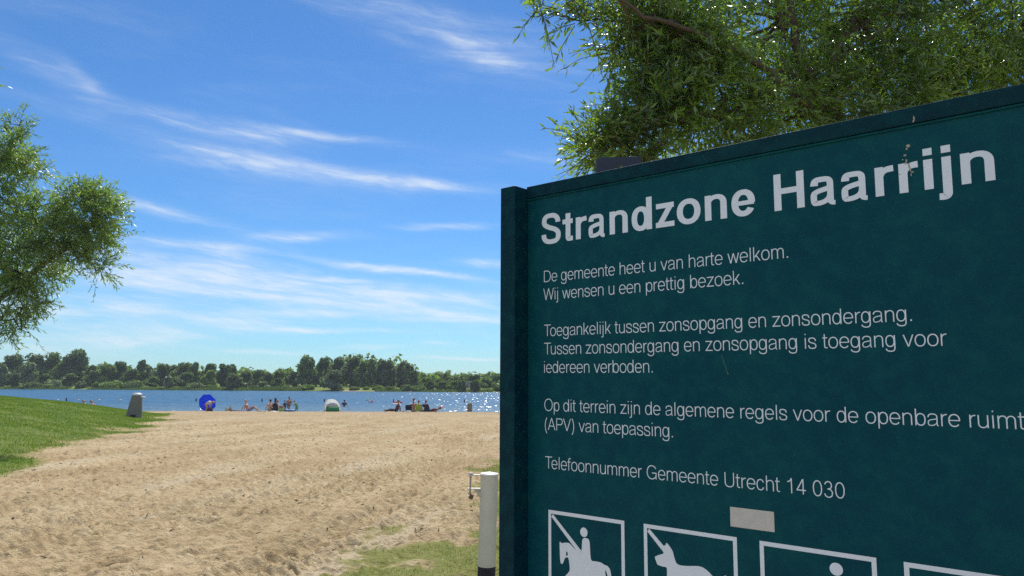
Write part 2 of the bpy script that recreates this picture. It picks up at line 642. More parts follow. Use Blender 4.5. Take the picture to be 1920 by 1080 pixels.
def ground_zs(x, y):
    a = np.arctan2(x, y)
    r = np.hypot(x, y)
    i = np.clip(np.searchsorted(GRS, r), 1, len(GRS) - 1)
    j = np.clip(np.searchsorted(GANG, a), 1, len(GANG) - 1)
    fi = (r - GRS[i - 1]) / (GRS[i] - GRS[i - 1])
    fj = (a - GANG[j - 1]) / (GANG[j] - GANG[j - 1])
    return (GZ[i - 1, j - 1] * (1 - fi) * (1 - fj) + GZ[i, j - 1] * fi * (1 - fj) + GZ[i - 1, j] * (1 - fi) * fj + GZ[i, j] * fi * fj)


# ------------------------------------------------------------------ lake
def build_water():
    V = [(-420, 50, WATER_Z), (420, 50, WATER_Z), (420, 230, WATER_Z), (-420, 230, WATER_Z)]
    me = mesh_np('lake_water', np.array(V), np.array([[0, 1, 2, 3]]))
    m = bpy.data.materials.new('lake_water')
    m.use_nodes = True
    t = NT(m.node_tree)
    b = m.node_tree.nodes['Principled BSDF']
    g = t.add('ShaderNodeNewGeometry')
    pos = g.outputs['Position']
    px, py, _ = t.sep(pos)
    fine = t.noise(t.comb(t.math('MULTIPLY', px, 2.2), t.math('MULTIPLY', py, 1.6), 0), 1.0, 3, .7).outputs['Color']
    fx, fy, _ = t.sep(fine)
    # gusts: bands of rougher and calmer water
    gust = t.noise(t.comb(t.math('MULTIPLY', px, .05), t.math('MULTIPLY', py, .16), 4), 1.0, 4, .6).outputs['Fac']
    amp = t.remap(gust, .3, .7, .55, 1.0)
    # crests big enough to catch the sun one by one
    cr = t.noise(t.comb(t.math('MULTIPLY', px, 2.6), t.math('MULTIPLY', py, .26), 9), 1.0, 2, .5).outputs['Fac']
    crest = t.math('MULTIPLY', t.remap(cr, .565, .75), t.remap(py, 60, 200, .9, .75))
    wob = t.noise(t.comb(t.math('MULTIPLY', px, 3.1), t.math('MULTIPLY', py, .3), 2), 1.0, 1, .5).outputs['Fac']
    ny = t.math('SUBTRACT', t.math('MULTIPLY', t.math('SUBTRACT', fy, .5), t.math('MULTIPLY', amp, .55)), t.math('MULTIPLY', crest, .62))
    nx = t.math('ADD', t.math('MULTIPLY', t.math('SUBTRACT', fx, .5), t.math('MULTIPLY', amp, .6)), t.math('MULTIPLY', t.math('MULTIPLY', t.math('SUBTRACT', wob, .5), crest), 1.5))
    nv = t.vmath('NORMALIZE', t.comb(nx, t.math('SUBTRACT', ny, .13), 1.0))
    t.l.new(nv, b.inputs['Normal'])
    shallow = t.remap(py, 70, 98, 1, 0)
    t.l.new(t.mix(shallow, (.035, .105, .165), (.11, .17, .19)), b.inputs['Base Color'])
    b.inputs['Roughness'].default_value = .27
    b.inputs['IOR'].default_value = 1.333
    o = link('lake_water', me, m)
    tag(o, kind='structure')


build_water()

# ------------------------------------------------------------------ lettering: strokes drawn with an oval nib
CAP, XH, ASC, DESC = 718.0, 523.0, 718.0, -207.0


def bez(p0, p1, p2, p3, n=12):
    t = np.linspace(0, 1, n)[:, None]
    p0, p1, p2, p3 = map(np.array, (p0, p1, p2, p3))
    return [tuple(q) for q in ((1 - t) ** 3 * p0 + 3 * (1 - t) ** 2 * t * p1 + 3 * (1 - t) * t * t * p2 + t ** 3 * p3)]


def sarc(cx, cy, rx, ry, a0, a1, n=2.25, steps=20):
    out = []
    for k in range(steps + 1):
        a = R(a0 + (a1 - a0) * k / steps)
        c, s = math.cos(a), math.sin(a)
        out.append((cx + rx * math.copysign(abs(c) ** (2 / n), c), cy + ry * math.copysign(abs(s) ** (2 / n), s)))
    return out


class Pen:
    """glyph builder; w = stem width, h = horizontal stroke weight"""
    def __init__(self, w, h, bold):
        self.w, self.h, self.b = w, h, bold
        self.out = []

    def quad(self, pts):
        self.out.append([tuple(pts[0]), tuple(pts[1]), tuple(pts[2]), tuple(pts[3])])

    def rect(self, x0, y0, x1, y1):
        self.quad([(x0, y0), (x1, y0), (x1, y1), (x0, y1)])

    def diag(self, x0, y0, x1, y1, k=1.0):
        """slanted stem with level ends; x0,x1 are the middles at y0,y1"""
        L = math.hypot(x1 - x0, y1 - y0)
        hw = self.w * k * L / abs(y1 - y0) / 2 * (.94 if self.b else 1)
        self.quad([(x0 - hw, y0), (x0 + hw, y0), (x1 + hw, y1), (x1 - hw, y1)])

    def path(self, pts, closed=False, k0=1.0, k1=1.0):
        q = [pts[0]]
        for p in pts[1:]:
            if math.hypot(p[0] - q[-1][0], p[1] - q[-1][1]) > .5:
                q.append(p)
        if closed and math.hypot(q[0][0] - q[-1][0], q[0][1] - q[-1][1]) < 1:
            q = q[:-1]
        n = len(q)
        a, b2 = self.w / 2, self.h / 2
        Ls, Rs = [], []
        for i in range(n):
            p0 = q[i - 1] if (i or closed) else q[0]
            p1 = q[(i + 1) % n] if (i < n - 1 or closed) else q[-1]
            tx, ty = p1[0] - p0[0], p1[1] - p0[1]
            l = math.hypot(tx, ty) or 1
            nx, ny = -ty / l, tx / l
            d = math.sqrt(a * a * nx * nx + b2 * b2 * ny * ny)
            k = k0 + (k1 - k0) * i / max(1, n - 1)
            ox, oy = a * a * nx / d * k, b2 * b2 * ny / d * k
            # normal-direction support keeps the ribbon even
            Ls.append((q[i][0] + ox, q[i][1] + oy))
            Rs.append((q[i][0] - ox, q[i][1] - oy))
        m = n if closed else n - 1
        self.out.append(('ribbon', Ls, Rs, m))


def glyph(ch, w, h, bold):
    P = Pen(w, h, bold)
    X, o = XH, 12
    AD_L = {'a': 556, 'b': 556, 'c': 500, 'd': 556, 'e': 556, 'f': 278, 'g': 556, 'h': 556, 'i': 222, 'j': 222, 'k': 500, 'l': 222, 'm': 833, 'n': 556, 'o': 556, 'p': 556, 'r': 333, 's': 500, 't': 278, 'u': 556, 'v': 500, 'w': 722, 'z': 500, 'S': 667, 'H': 722, 'D': 722, 'W': 944, 'T': 611, 'O': 778, 'A': 667, 'P': 667, 'V': 667, 'G': 778, 'U': 722, '0': 556, '1': 556, '3': 556, '4': 556, '(': 333, ')': 333, '.': 278, ' ': 278}
    AD_B = {'a': 556, 'd': 611, 'e': 556, 'n': 611, 'o': 611, 'i': 278, 'j': 278, 'r': 389, 't': 333, 'z': 500, 'S': 667, 'H': 722, ' ': 278}
    ad = (AD_B if bold else AD_L)[ch]
    hw, hh = w / 2, h / 2
    sb = 66                                   # stem side bearing
    top, bot = X + o - hh, -o + hh

    def ring(l, r, y0, y1, n=2.25):
        P.path(sarc((l + r) / 2, (y0 + y1) / 2, (r - l) / 2 - hw, (y1 - y0) / 2 - hh, 0, 360, n, 56)[:-1], closed=True)

    def arch(x0, x1, yb=0.0):
        xc = (x0 + x1) / 2 + (x1 - x0) * .03
        yc = X - (X * .36)
        pts = [(x1, yb), (x1, yc * .6)] + sarc(xc, yc, x1 - xc, top - yc, 0, 90, 2.3, 14) + sarc(xc, yc - 30, xc - x0, top - yc + 30, 90, 168, 2.1, 14)[1:]
        P.path(pts, k0=1, k1=.72 if bold else .9)
    if ch == 'o':
        ring(34, ad - 34, -o, X + o, 2.2)
    elif ch in 'dbpg':
        if ch in 'dg':
            xs = ad - sb - w
            ring(34, xs + w * .62, -o if ch == 'd' else -4, X + o, 2.25)
            if ch == 'd':
                P.rect(xs, 0, xs + w, ASC)
            else:
                xm = xs + hw
                P.path([(xm, X), (xm, -30)] + bez((xm, -30), (xm, -150), (xm - 60, DESC - o + hh), (ad / 2 - 14, DESC - o + hh))[1:] + bez((ad / 2 - 14, DESC - o + hh), (ad / 2 - 130, DESC - o + hh), (62, -150), (58, -75))[1:])
        else:
            ring(sb + w * .38, ad - 34, -o, X + o, 2.25)
            P.rect(sb, 0 if ch == 'b' else DESC, sb + w, ASC if ch == 'b' else X)
    elif ch == 'e':
        l, r = 34, ad - 32
        cx_, cy_ = (l + r) / 2, X / 2
        rx, ry = (r - l) / 2 - hw, X / 2 + o - hh
        P.path([(r - hw, cy_ - hh * .2)] + sarc(cx_, cy_, rx, ry, 2, 180, 2.25, 26) + sarc(cx_, cy_, rx, ry, 180, 322 if not bold else 330, 2.2, 22)[1:])
        P.rect(l + hw, cy_ - hh * .85, r - hw * .3, cy_ + hh * .85 if not bold else cy_ + hh * .75)
    elif ch == 'c':
        P.path(sarc(250, X / 2, 250 - 34 - hw, X / 2 + o - hh, 26, 334, 2.2, 44))
    elif ch == 'a':
        xr = ad - 78 - hw - (4 if bold else 0)
        l = 44
        mid = (l + xr) / 2 + 6
        P.path(bez((l + hw, X * .705), (l + hw + 8, X * .9), (mid - 90, top), (mid, top)) + bez((mid, top), (mid + 105, top), (xr, X * .93), (xr, X * .72))[1:] + [(xr, 95)] + bez((xr, 95), (xr, 35), (xr + 10, 10), (xr + hw + 28 - (16 if bold else 0), hh * .55 if not bold else 10))[1:], k1=.8 if not bold else .72)
        P.path(bez((xr, X * .61), (xr - 30, X * .53), (l + 150, X * .55), (l + 70, X * .43)) + bez((l + 70, X * .43), (l + hw - 22, X * .36), (l + hw - 14, X * .13), (l + 75, 18 + hh * .3))[1:] + bez((l + 75, 18 + hh * .3), (l + 170, -30 + hh), (xr - 10, 40), (xr, X * .37))[1:], k0=.85, k1=.8)
    elif ch == 'n':
        P.rect(sb, 0, sb + w, X)
        arch(sb + hw, ad - sb - hw)
    elif ch == 'h':
        P.rect(sb, 0, sb + w, ASC)
        arch(sb + hw, ad - sb - hw)
    elif ch == 'm':
        P.rect(sb, 0, sb + w, X)
        arch(sb + hw, 833 / 2)
        arch(833 / 2, 833 - sb - hw)
    elif ch == 'u':
        x0, x1 = sb + hw, ad - sb - hw
        xc, yc = (x0 + x1) / 2 - 10, X * .36
        P.rect(ad - sb - w, 0, ad - sb, X)
        P.path([(x0, X), (x0, yc * 1.3)] + sarc(xc, yc, xc - x0, yc - bot, 180, 270, 2.3, 14) + sarc(xc, yc + 30, x1 - xc, yc + 30 - bot, 270, 348, 2.1, 14)[1:], k1=.9)
    elif ch == 'r':
        P.rect(sb, 0, sb + w, X)
        x0 = sb + hw
        P.path(bez((x0, X * .50), (x0 + 8, X * .86), (x0 + 90, X + 4 - hh), (ad - 16, X + 6 - hh)), k0=.8)
    elif ch == 't':
        x0 = 84 + (0 if not bold else 18)
        P.path([(x0 + hw, X + 150 - (10 if bold else 0)), (x0 + hw, 130)] + bez((x0 + hw, 130), (x0 + hw, 20), (x0 + 80, hh - 4), (ad - 20, hh - 2))[1:])
        P.rect(12, X - h, ad - 22, X)
    elif ch == 'f':
        P.path([(84 + hw, 0), (84 + hw, ASC - 130)] + bez((84 + hw, ASC - 130), (84 + hw, ASC - 20), (150, ASC + 4 - hh), (268, ASC - hh))[1:])
        P.rect(14, X - h, 260, X)
    elif ch in 'il':
        x0 = ad / 2 - hw
        if ch == 'l':
            P.rect(x0, 0, x0 + w, ASC)
        else:
            P.rect(x0, 0, x0 + w, X)
            P.rect(x0, ASC - h * (1.12 if not bold else 1.1), x0 + w, ASC)
    elif ch == 'j':
        x0 = ad / 2 - hw
        P.path([(x0 + hw, X), (x0 + hw, -90)] + bez((x0 + hw, -90), (x0 + hw, -190), (x0 - 10, DESC + hh), (-22 + (30 if bold else 0), DESC - 2 + hh))[1:])
        P.rect(x0, ASC - h * 1.12, x0 + w, ASC)
    elif ch == 'k':
        P.rect(sb, 0, sb + w, ASC)
        P.diag(sb + w + 18, 190, 430, X)
        P.diag(450, 0, 215, 305)
    elif ch == 'v':
        P.diag(250, 0, 38, X)
        P.diag(250, 0, 462, X)
    elif ch == 'w':
        for a, c in ((196, 40), (196, 361), (526, 361), (526, 682)):
            P.diag(a, 0, c, X)
    elif ch == 'W':
        for a, c in ((246, 44), (246, 472), (698, 472), (698, 900)):
            P.diag(a, 0, c, CAP)
    elif ch == 'z':
        P.rect(28, 0, ad - 26, h)
        P.rect(38, X - h, ad - 32, X)
        P.diag(38 + w * .62, h * .6, ad - 40 - w * .55, X - h * .6, .95)
    elif ch in 'sS':
        if ch == 's':
            l, r, T_, B_ = 38, 462, X + o - hh, -o + hh
            H_ = X
        else:
            l, r, T_, B_ = 44, 667 - 44, CAP + 18 - hh, -18 + hh
            H_ = CAP
        xm = (l + r) / 2
        a, c = l + hw, r - hw
        P.path(bez((c - 12, H_ * .695), (c - 14, H_ * .88), (xm + 110, T_), (xm, T_)) + bez((xm, T_), (xm - 140, T_), (a + 10, H_ * .92), (a + 10, H_ * .735))[1:] + bez((a + 10, H_ * .735), (a + 10, H_ * .60), (xm - 60, H_ * .55), (xm, H_ * .515))[1:] + bez((xm, H_ * .515), (xm + 80, H_ * .48), (c, H_ * .43), (c, H_ * .27))[1:] + bez((c, H_ * .27), (c, H_ * .08), (xm + 130, B_), (xm, B_))[1:] + bez((xm, B_), (xm - 130, B_), (a, H_ * .11), (a - 2, H_ * .315))[1:])
    elif ch == 'H':
        P.rect(72, 0, 72 + w, CAP)
        P.rect(650 - w, 0, 650, CAP)
        P.rect(72 + w, CAP * .52 - hh, 650 - w, CAP * .52 + hh)
    elif ch == 'D':
        P.rect(76, 0, 76 + w, CAP)
        P.path([(76 + hw, CAP - hh), (330, CAP - hh)] + sarc(330, CAP / 2, 680 - 330 - hw, CAP / 2 - hh, 90, -90, 2.25, 30)[1:] + [(76 + hw, hh)])
    elif ch == 'T':
        P.rect(18, CAP - h, 593, CAP)
        P.rect(305 - hw, 0, 305 + hw, CAP - h)
    elif ch == 'O':
        ring(40, 738, -18, CAP + 18, 2.15)
    elif ch == 'U':
        P.path([(82 + hw, CAP), (82 + hw, 240)] + sarc(361, 240, 361 - 82 - hw, 240 + 16 - hh, 180, 360, 2.3, 30)[1:] + [(640 - hw, CAP)])
    elif ch == 'G':
        P.path(sarc(388, CAP / 2, 388 - 44 - hw, CAP / 2 + 18 - hh, 33, 316, 2.15, 50) + [(684, 150)])
        P.rect(400, CAP * .49 - h, 704, CAP * .49)
        P.rect(704 - w, 0, 704, CAP * .49 - h)
    elif ch == 'A':
        P.diag(44, 0, 334, CAP)
        P.diag(624, 0, 334, CAP)
        P.rect(150, 210, 518, 210 + h)
    elif ch == 'V':
        P.diag(334, 0, 44, CAP)
        P.diag(334, 0, 624, CAP)
    elif ch == 'P':
        P.rect(84, 0, 84 + w, CAP)
        P.path([(84 + hw, CAP - hh), (400, CAP - hh)] + sarc(400, CAP * .72, 618 - 400 - hw, CAP * .28 - hh, 90, -90, 2.2, 24)[1:] + [(84 + hw, CAP * .44 + hh)])
    elif ch == '0':
        ring(44, 512, -16, 718, 2.2)
    elif ch == '1':
        P.rect(300, 0, 300 + w, 710)
        P.path([(110, 535)] + bez((110, 535), (230, 545), (285, 590), (312, 700)))
    elif ch == '4':
        P.rect(350, 0, 350 + w, 710)
        P.rect(30, 165, 520, 165 + h)
        P.diag(30 + w * .7, 165 + h, 370, 700)
    elif ch == '3':
        P.path(sarc(268, 535, 180 - hw + 10, 190 - hh, 172, -88, 2.15, 30))
        P.path([(215, 362), (270, 362)] + sarc(272, 176, 200 - hw + 18, 186, 90, -172, 2.15, 36))
    elif ch == '(':
        P.path(bez((255 + 10, 735), (70, 470), (70, 60), (255 + 10, -210), 18))
    elif ch == ')':
        P.path(bez((70, 735), (255, 470), (255, 60), (70, -210), 18))
    elif ch == '.':
        P.rect(100, 0, 100 + w * 1.35, h * 1.45)
    return P.out, ad


KERN = {'To': -95, 'Te': -95, 'Tu': -80, 'Wi': -18, 'AP': -15, 'PV': -30, 'V)': 10, 'r.': -40, 'rg': -8, 'ra': -6}
UNIT = 0.000105


def text_line(body, size, w, h, bold, u0, v0, u_end, out_v, out_f):
    """lay a line of letters on the board (board units), tracked so its ink ends at u_end"""
    def lay(track):
        x = 0
        res = []
        for i, chh in enumerate(body):
            g, ad = glyph(chh, w, h, bold)
            res.append((x, g))
            x += ad + track + KERN.get(body[i:i + 2], 0)
        return res
    def ink(res):
        mx = 0
        for x, g in res:
            for s in g:
                pts = s[1] + s[2] if s[0] == 'ribbon' else s
                mx = max(mx, max(p[0] for p in pts) + x)
        return mx
    k = size / 1000.0
    kx = k
    if u_end is not None:
        kx = (u_end - u0) / ink(lay(0))
    tr = kx / k
    lvl = 0
    for x, g in lay(0):
        for s in g:
            lvl = (lvl + 1) % 7
            z = 3.0 + lvl * .15
            b = len(out_v)
            if s[0] == 'ribbon':
                _, Ls, Rs, m = s
                nn = len(Ls)
                for p in Ls + Rs:
                    out_v.append((u0 + (x + p[0]) * kx, v0 + p[1] * k, z))
                for i in range(m):
                    j = (i + 1) % nn
                    out_f.append((b + i, b + nn + i, b + nn + j, b + j))
            else:
                for p in s:
                    out_v.append((u0 + (x + p[0]) * kx, v0 + p[1] * k, z))
                out_f.append((b, b + 1, b + 2, b + 3))
    return tr


# ------------------------------------------------------------------ the notice board
def flat_polys(polys, out_v, out_f, z=3.0):
    for i, poly in enumerate(polys):
        b = len(out_v)
        zz = z + (i % 6) * .15
        out_v.extend((p[0], p[1], zz) for p in poly)
        for tri in tessellate_polygon([[Vector((p[0], p[1], 0)) for p in poly]]):
            out_f.append(tuple(b + k for k in tri))


def soften(poly, times=2, k=.16):
    """round the corners of a traced outline a little"""
    for _ in range(times):
        out = []
        n = len(poly)
        for i in range(n):
            p, q = poly[i], poly[(i + 1) % n]
            out.append((p[0] + (q[0] - p[0]) * k, p[1] + (q[1] - p[1]) * k))
            out.append((q[0] - (q[0] - p[0]) * k, q[1] - (q[1] - p[1]) * k))
        poly = out
        k = .25
    return poly


def board_mesh(name, vs, fs):
    me = bpy.data.meshes.new(name)
    me.from_pydata([(u * UNIT, -n * UNIT, v * UNIT) for u, v, n in vs], [], fs)
    bm = bmesh.new()
    bm.from_mesh(me)
    for f in bm.faces:
        if f.normal.y > 0:
            f.normal_flip()
    bm.to_mesh(me)
    bm.free()
    me.update()
    return me


def build_board():
    # pose of the title's baseline start in camera axes, solved from the lettering in the photograph
    t_cam = np.array([688.99, -1054.54, 18313.5]) * UNIT
    U_cam = np.array([0.75958866, -0.07439592, -0.64613491])
    o_w = C2W @ t_cam
    U_w = C2W @ U_cam
    rz = math.atan2(U_w[1], U_w[0])
    loc = Vector((o_w[0], o_w[1], o_w[2] + EYE))
    gz = ground_z(loc.x, loc.y)
    root = empty('notice_board', loc, 'large dark green welcome board with white lettering and pictograms beside the sandy beach entrance', 'sign', rz=rz)
    vz = lambda zw: (zw - loc.z) / UNIT        # board height of a world height

    def paint(name, col, grime=1.0):
        m = bpy.data.materials.new(name)
        m.use_nodes = True
        t = NT(m.node_tree)
        b = m.node_tree.nodes['Principled BSDF']
        tc = t.add('ShaderNodeTexCoord').outputs['Object']
        n1 = t.noise(tc, 3.2, 5, .65).outputs['Fac']
        n2 = t.noise(tc, 26, 5, .7).outputs['Fac']
        n3 = t.noise(tc, 240, 3, .6).outputs['Fac']
        c = t.mix(t.math('MULTIPLY', t.remap(n1, .40, .62), .55), col, tuple(a * b_ for a, b_ in zip(col, (3.2, 1.42, 1.12))))
        c = t.mix(t.math('MULTIPLY', t.remap(n2, .46, .62), .34 * grime), c, (.008, .112, .110))
        c = t.mix(t.math('MULTIPLY', t.remap(n3, .62, .74), .15 * grime), c, (.05, .10, .10))
        t.l.new(c, b.inputs['Base Color'])
        t.l.new(t.remap(n2, .3, .7, .34, .6), b.inputs['Roughness'])
        b.inputs['Specular IOR Level'].default_value = .10
        bp = t.add('ShaderNodeBump')
        bp.inputs['Strength'].default_value = .12
        bp.inputs['Distance'].default_value = .002
        t.l.new(n3, bp.inputs['Height'])
        t.l.new(bp.outputs[0], b.inputs['Normal'])
        return m
    green = paint('green_enamel', (.0012, .056, .082))
    frame_m = paint('green_frame_paint', (.001, .026, .044), .6)
    white = mat('white_vinyl', (.80, .85, .93), .45, 0, .04, 30)
    wood_t = mat('sticker', (.60, .57, .52), .7, 0, .10, 60)
    bird = mat('bird_dropping', (.42, .37, .29), .8, 0, .3, 120)

    def bb(u0, u1, v0, v1, d0, d1, mb):
        mb.box(((u0 + u1) / 2 * UNIT, -(d0 + d1) / 2 * UNIT, (v0 + v1) / 2 * UNIT), ((u1 - u0) * UNIT, (d1 - d0) * UNIT, (v1 - v0) * UNIT))
    UL, UR, VT, VB = -389, 10560, 1490, -9300
    mb = MB()
    bb(UL, UR, VB, VT - 312, -190, 0, mb)
    mb.build('panel', green, root, bevel=.0008)
    # top rail with a beaded lower lip
    mb = MB()
    bb(UL + 2, UR - 2, VT - 300, VT, -420, 62, mb)
    mb.build('top_rail', frame_m, root, bevel=.002)
    mb = MB()
    bb(UL + 2, UR - 2, VT - 352, VT - 306, -150, 38, mb)
    mb.build('lip', green, root, bevel=.0018)
    mb = MB()
    bb(UL + 2, UR - 2, VB - 300, VB - 4, -420, 62, mb)
    mb.build('bottom_rail', frame_m, root, bevel=.002)
    for (a, b_) in ((-858, UL - 3), (UR + 3, UR + 470)):
        mb = MB()
        bb(a, b_, vz(gz - .35), VT - 45, -420, 500, mb)
        mb.build('post', frame_m, root, bevel=.0022)
    # bent strap showing above the rail, with its bolt hole
    mb = MB()
    ring_o, s_ = [], .113
    pts = [(-.5, -.12), (-.5, .21), (-.485, .27), (-.44, .30), (.40, .315), (.5, .315), (.5, -.12)]
    hole = [(.03 + .05 * math.cos(a), .09 + .075 * math.sin(a)) for a in np.linspace(0, 2 * math.pi, 15)[:-1]]
    tris = tessellate_polygon([[Vector((p[0], p[1], 0)) for p in pts], [Vector((p[0], p[1], 0)) for p in hole]])
    allp = pts + hole
    nP = len(allp)
    for yy in (-.011, .011):
        mb.v.extend(Vector((p[0] * s_, yy, p[1] * s_)) for p in allp)
    for tr in tris:
        mb.f.append(tuple(tr))
        mb.f.append(tuple(nP + k for k in tr)[::-1])
    for ring_, off in ((len(pts), 0), (len(hole), len(pts))):
        for k in range(ring_):
            a, b_ = off + k, off + (k + 1) % ring_
            mb.f.append((a, b_, nP + b_, nP + a))
    strap = mb.build('mounting_strap', mat('grey_metal', (.022, .030, .055), .5, .2, .15, 40), root)
    strap.location = (1690 * UNIT, 900 * UNIT, (VT + 225) * UNIT)
    strap.rotation_euler = (0, R(1.5), -rz + R(-5))
    mw = MB()
    for uu in (UL + 330, UR - 330):
        pass
    # lettering, one mesh per text block
    V_, F_ = [], []
    text_line('Strandzone Haarrijn', 1000, 140, 112, True, 0, 0, 9437, V_, F_)
    link('title_lettering', board_mesh('title_lettering', V_, F_), white, root)
    lines = [('De gemeente heet u van harte welkom.', -932, 6020), ('Wij wensen u een prettig bezoek.', -1364, 5115),
             ('Toegankelijk tussen zonsopgang en zonsondergang.', -2234, 8085), ('Tussen zonsondergang en zonsopgang is toegang voor', -2667, 8589),
             ('iedereen verboden.', -3100, 3046), ('Op dit terrein zijn de algemene regels voor de openbare ruimte', -3988, 9770),
             ('(APV) van toepassing.', -4430, 3492), ('Telefoonnummer Gemeente Utrecht 14 030', -5316, 6849)]
    for body, v, ue in lines:
        u0 = {'W': 92, 'T': 112, 'i': 88, 'O': 108, '(': 105, 'D': 88}[body[0]]
        if body.startswith('Telef'):
            u0 = 138
        V_, F_ = [], []
        text_line(body, 384, 57, 50, False, u0, v, ue, V_, F_)
        link('text_line', board_mesh('text_line', V_, F_), white, root)
    # pictograms
    horse = [(549, -6904), (611, -6952), (719, -6920), (826, -6913), (960, -7010), (1107, -7095), (1150, -7060), (1172, -6996), (1180, -6810), (1205, -6768), (1250, -6744), (1310, -6744), (1359, -6762), (1385, -6812), (1408, -7215), (1550, -7204), (1684, -7205), (1756, -7240), (1849, -7250), (1912, -7310), (1945, -7444), (1930, -7800), (1890, -7960), (1850, -7820), (1846, -7459), (1814, -7372), (1780, -7345), (1800, -7480), (1770, -7640), (1810, -7800), (1740, -7960), (1770, -8200), (1660, -8200), (1640, -7960), (1560, -7700), (1380, -7690), (1380, -7900), (1300, -7900), (1270, -7690), (1090, -7710), (1010, -7900), (1060, -8200), (950, -8200), (900, -7900), (930, -7700), (760, -7760), (640, -7890), (700, -8060), (620, -8080), (540, -7860), (714, -7648), (847, -7515), (806, -7231), (710, -7245), (637, -7410), (572, -7392)]
    circ = lambda cx_, cy_, rx, ry, n=24: [(cx_ + rx * math.cos(2 * math.pi * k / n), cy_ + ry * math.sin(2 * math.pi * k / n)) for k in range(n)]
    dog = [(3289, -6558), (3347, -6606), (3431, -6707), (3471, -6852), (3498, -6922), (3540, -6956), (3620, -6964), (3739, -6954), (3991, -6914), (4087, -6923), (4154, -6954), (4220, -6996), (4286, -7053), (4400, -7120), (4560, -6990), (4600, -7040), (4430, -7260), (4400, -7500), (4460, -7700), (4420, -7990), (4310, -7990), (4300, -7740), (4200, -7560), (3900, -7540), (3640, -7560), (3560, -7740), (3570, -7990), (3460, -7990), (3440, -7700), (3340, -7500), (3288, -7219), (3292, -7048), (3200, -7052), (3086, -7037), (3060, -7010), (3006, -6884), (3100, -6838), (3210, -6795), (3225, -6775), (3204, -6677), (3244, -6615), (3264, -6635)]
    walker = [(6560, -6700), (6740, -6700), (6800, -6760), (6900, -7150), (6830, -7180), (6760, -6980), (6750, -7300), (6900, -7900), (6790, -7920), (6640, -7420), (6500, -7920), (6390, -7890), (6540, -7300), (6530, -6980), (6420, -7180), (6350, -7140), (6480, -6770)]
    pics = []
    S_, B_ = 2052, 80
    for i, u in enumerate((234, 2761, 5262, 7741)):
        v = -6251
        fr = [[(u, v), (u + S_, v), (u + S_, v - B_), (u, v - B_)], [(u, v - S_ + B_), (u + S_, v - S_ + B_), (u + S_, v - S_), (u, v - S_)],
              [(u, v - B_), (u + B_, v - B_), (u + B_, v - S_ + B_), (u, v - S_ + B_)], [(u + S_ - B_, v - B_), (u + S_, v - B_), (u + S_, v - S_ + B_), (u + S_ - B_, v - S_ + B_)]]
        if i == 0:
            fr += [[(u + B_ + 4, v - B_ - 64), (u + B_ + 52, v - B_ - 6), (1160, -7040), (1090, -7110)], soften(horse), circ(1230, -6628, 99, 103)]
        elif i == 1:
            fr += [[(u + B_ + 4, v - B_ - 64), (u + B_ + 52, v - B_ - 6), (3275, -6680), (3228, -6770)], soften(dog)]
        elif i == 2:
            fr += [circ(6643, -6548, 114, 110), soften(walker)]
        V_, F_ = [], []
        flat_polys(fr, V_, F_)
        link('pictogram', board_mesh('pictogram', V_, F_), white, root)
    V_, F_ = [], []
    flat_polys([[(742, -7116), (775, -7122), (789, -7190), (739, -7200)]], V_, F_, 8.0)
    link('pictogram_gap', board_mesh('pictogram_gap', V_, F_), green, root)
    # worn patch of pale tape, dropping and scratch on the enamel
    mb = MB()
    bb(4694, 5562, -6060, -5690, 2, 7, mb)
    mb.build('blank_sticker', wood_t, root, bevel=.0004)
    V_, F_ = [], []
    rr = random.Random(4)
    poly = []
    for (cu, cv, ru, rv) in ((8318, 1270, 26, 60), (8305, 1225, 16, 30), (8190, 820, 55, 38), (8165, 770, 30, 24), (8130, 660, 40, 30), (8150, 560, 34, 40), (8185, 470, 22, 60), (8200, 395, 16, 55), (8235, 345, 36, 20), (8130, 520, 15, 40), (8090, 590, 24, 14), (8210, 300, 14, 30), (8030, 340, 20, 12)):
        poly.append([(cu + ru * rr.uniform(.35, .8) * math.cos(a), cv + rv * rr.uniform(.5, 1.0) * math.sin(a)) for a in np.linspace(0, 2 * math.pi, 12)[:-1]])
    flat_polys(poly[:2], V_, F_, 64.5)
    flat_polys(poly[2:], V_, F_, 8.0)
    link('bird_dropping', board_mesh('bird_dropping', V_, F_), bird, root)
    V_, F_ = [], []
    flat_polys([[(4600, -2740), (4612, -2738), (4735, -3110), (4722, -3122)], circ(4735, -3122, 20, 20, 10)], V_, F_, 2.2)
    link('scratch', board_mesh('scratch', V_, F_), mat('scratch', (.06, .13, .14), .6), root)
    return root


build_board()

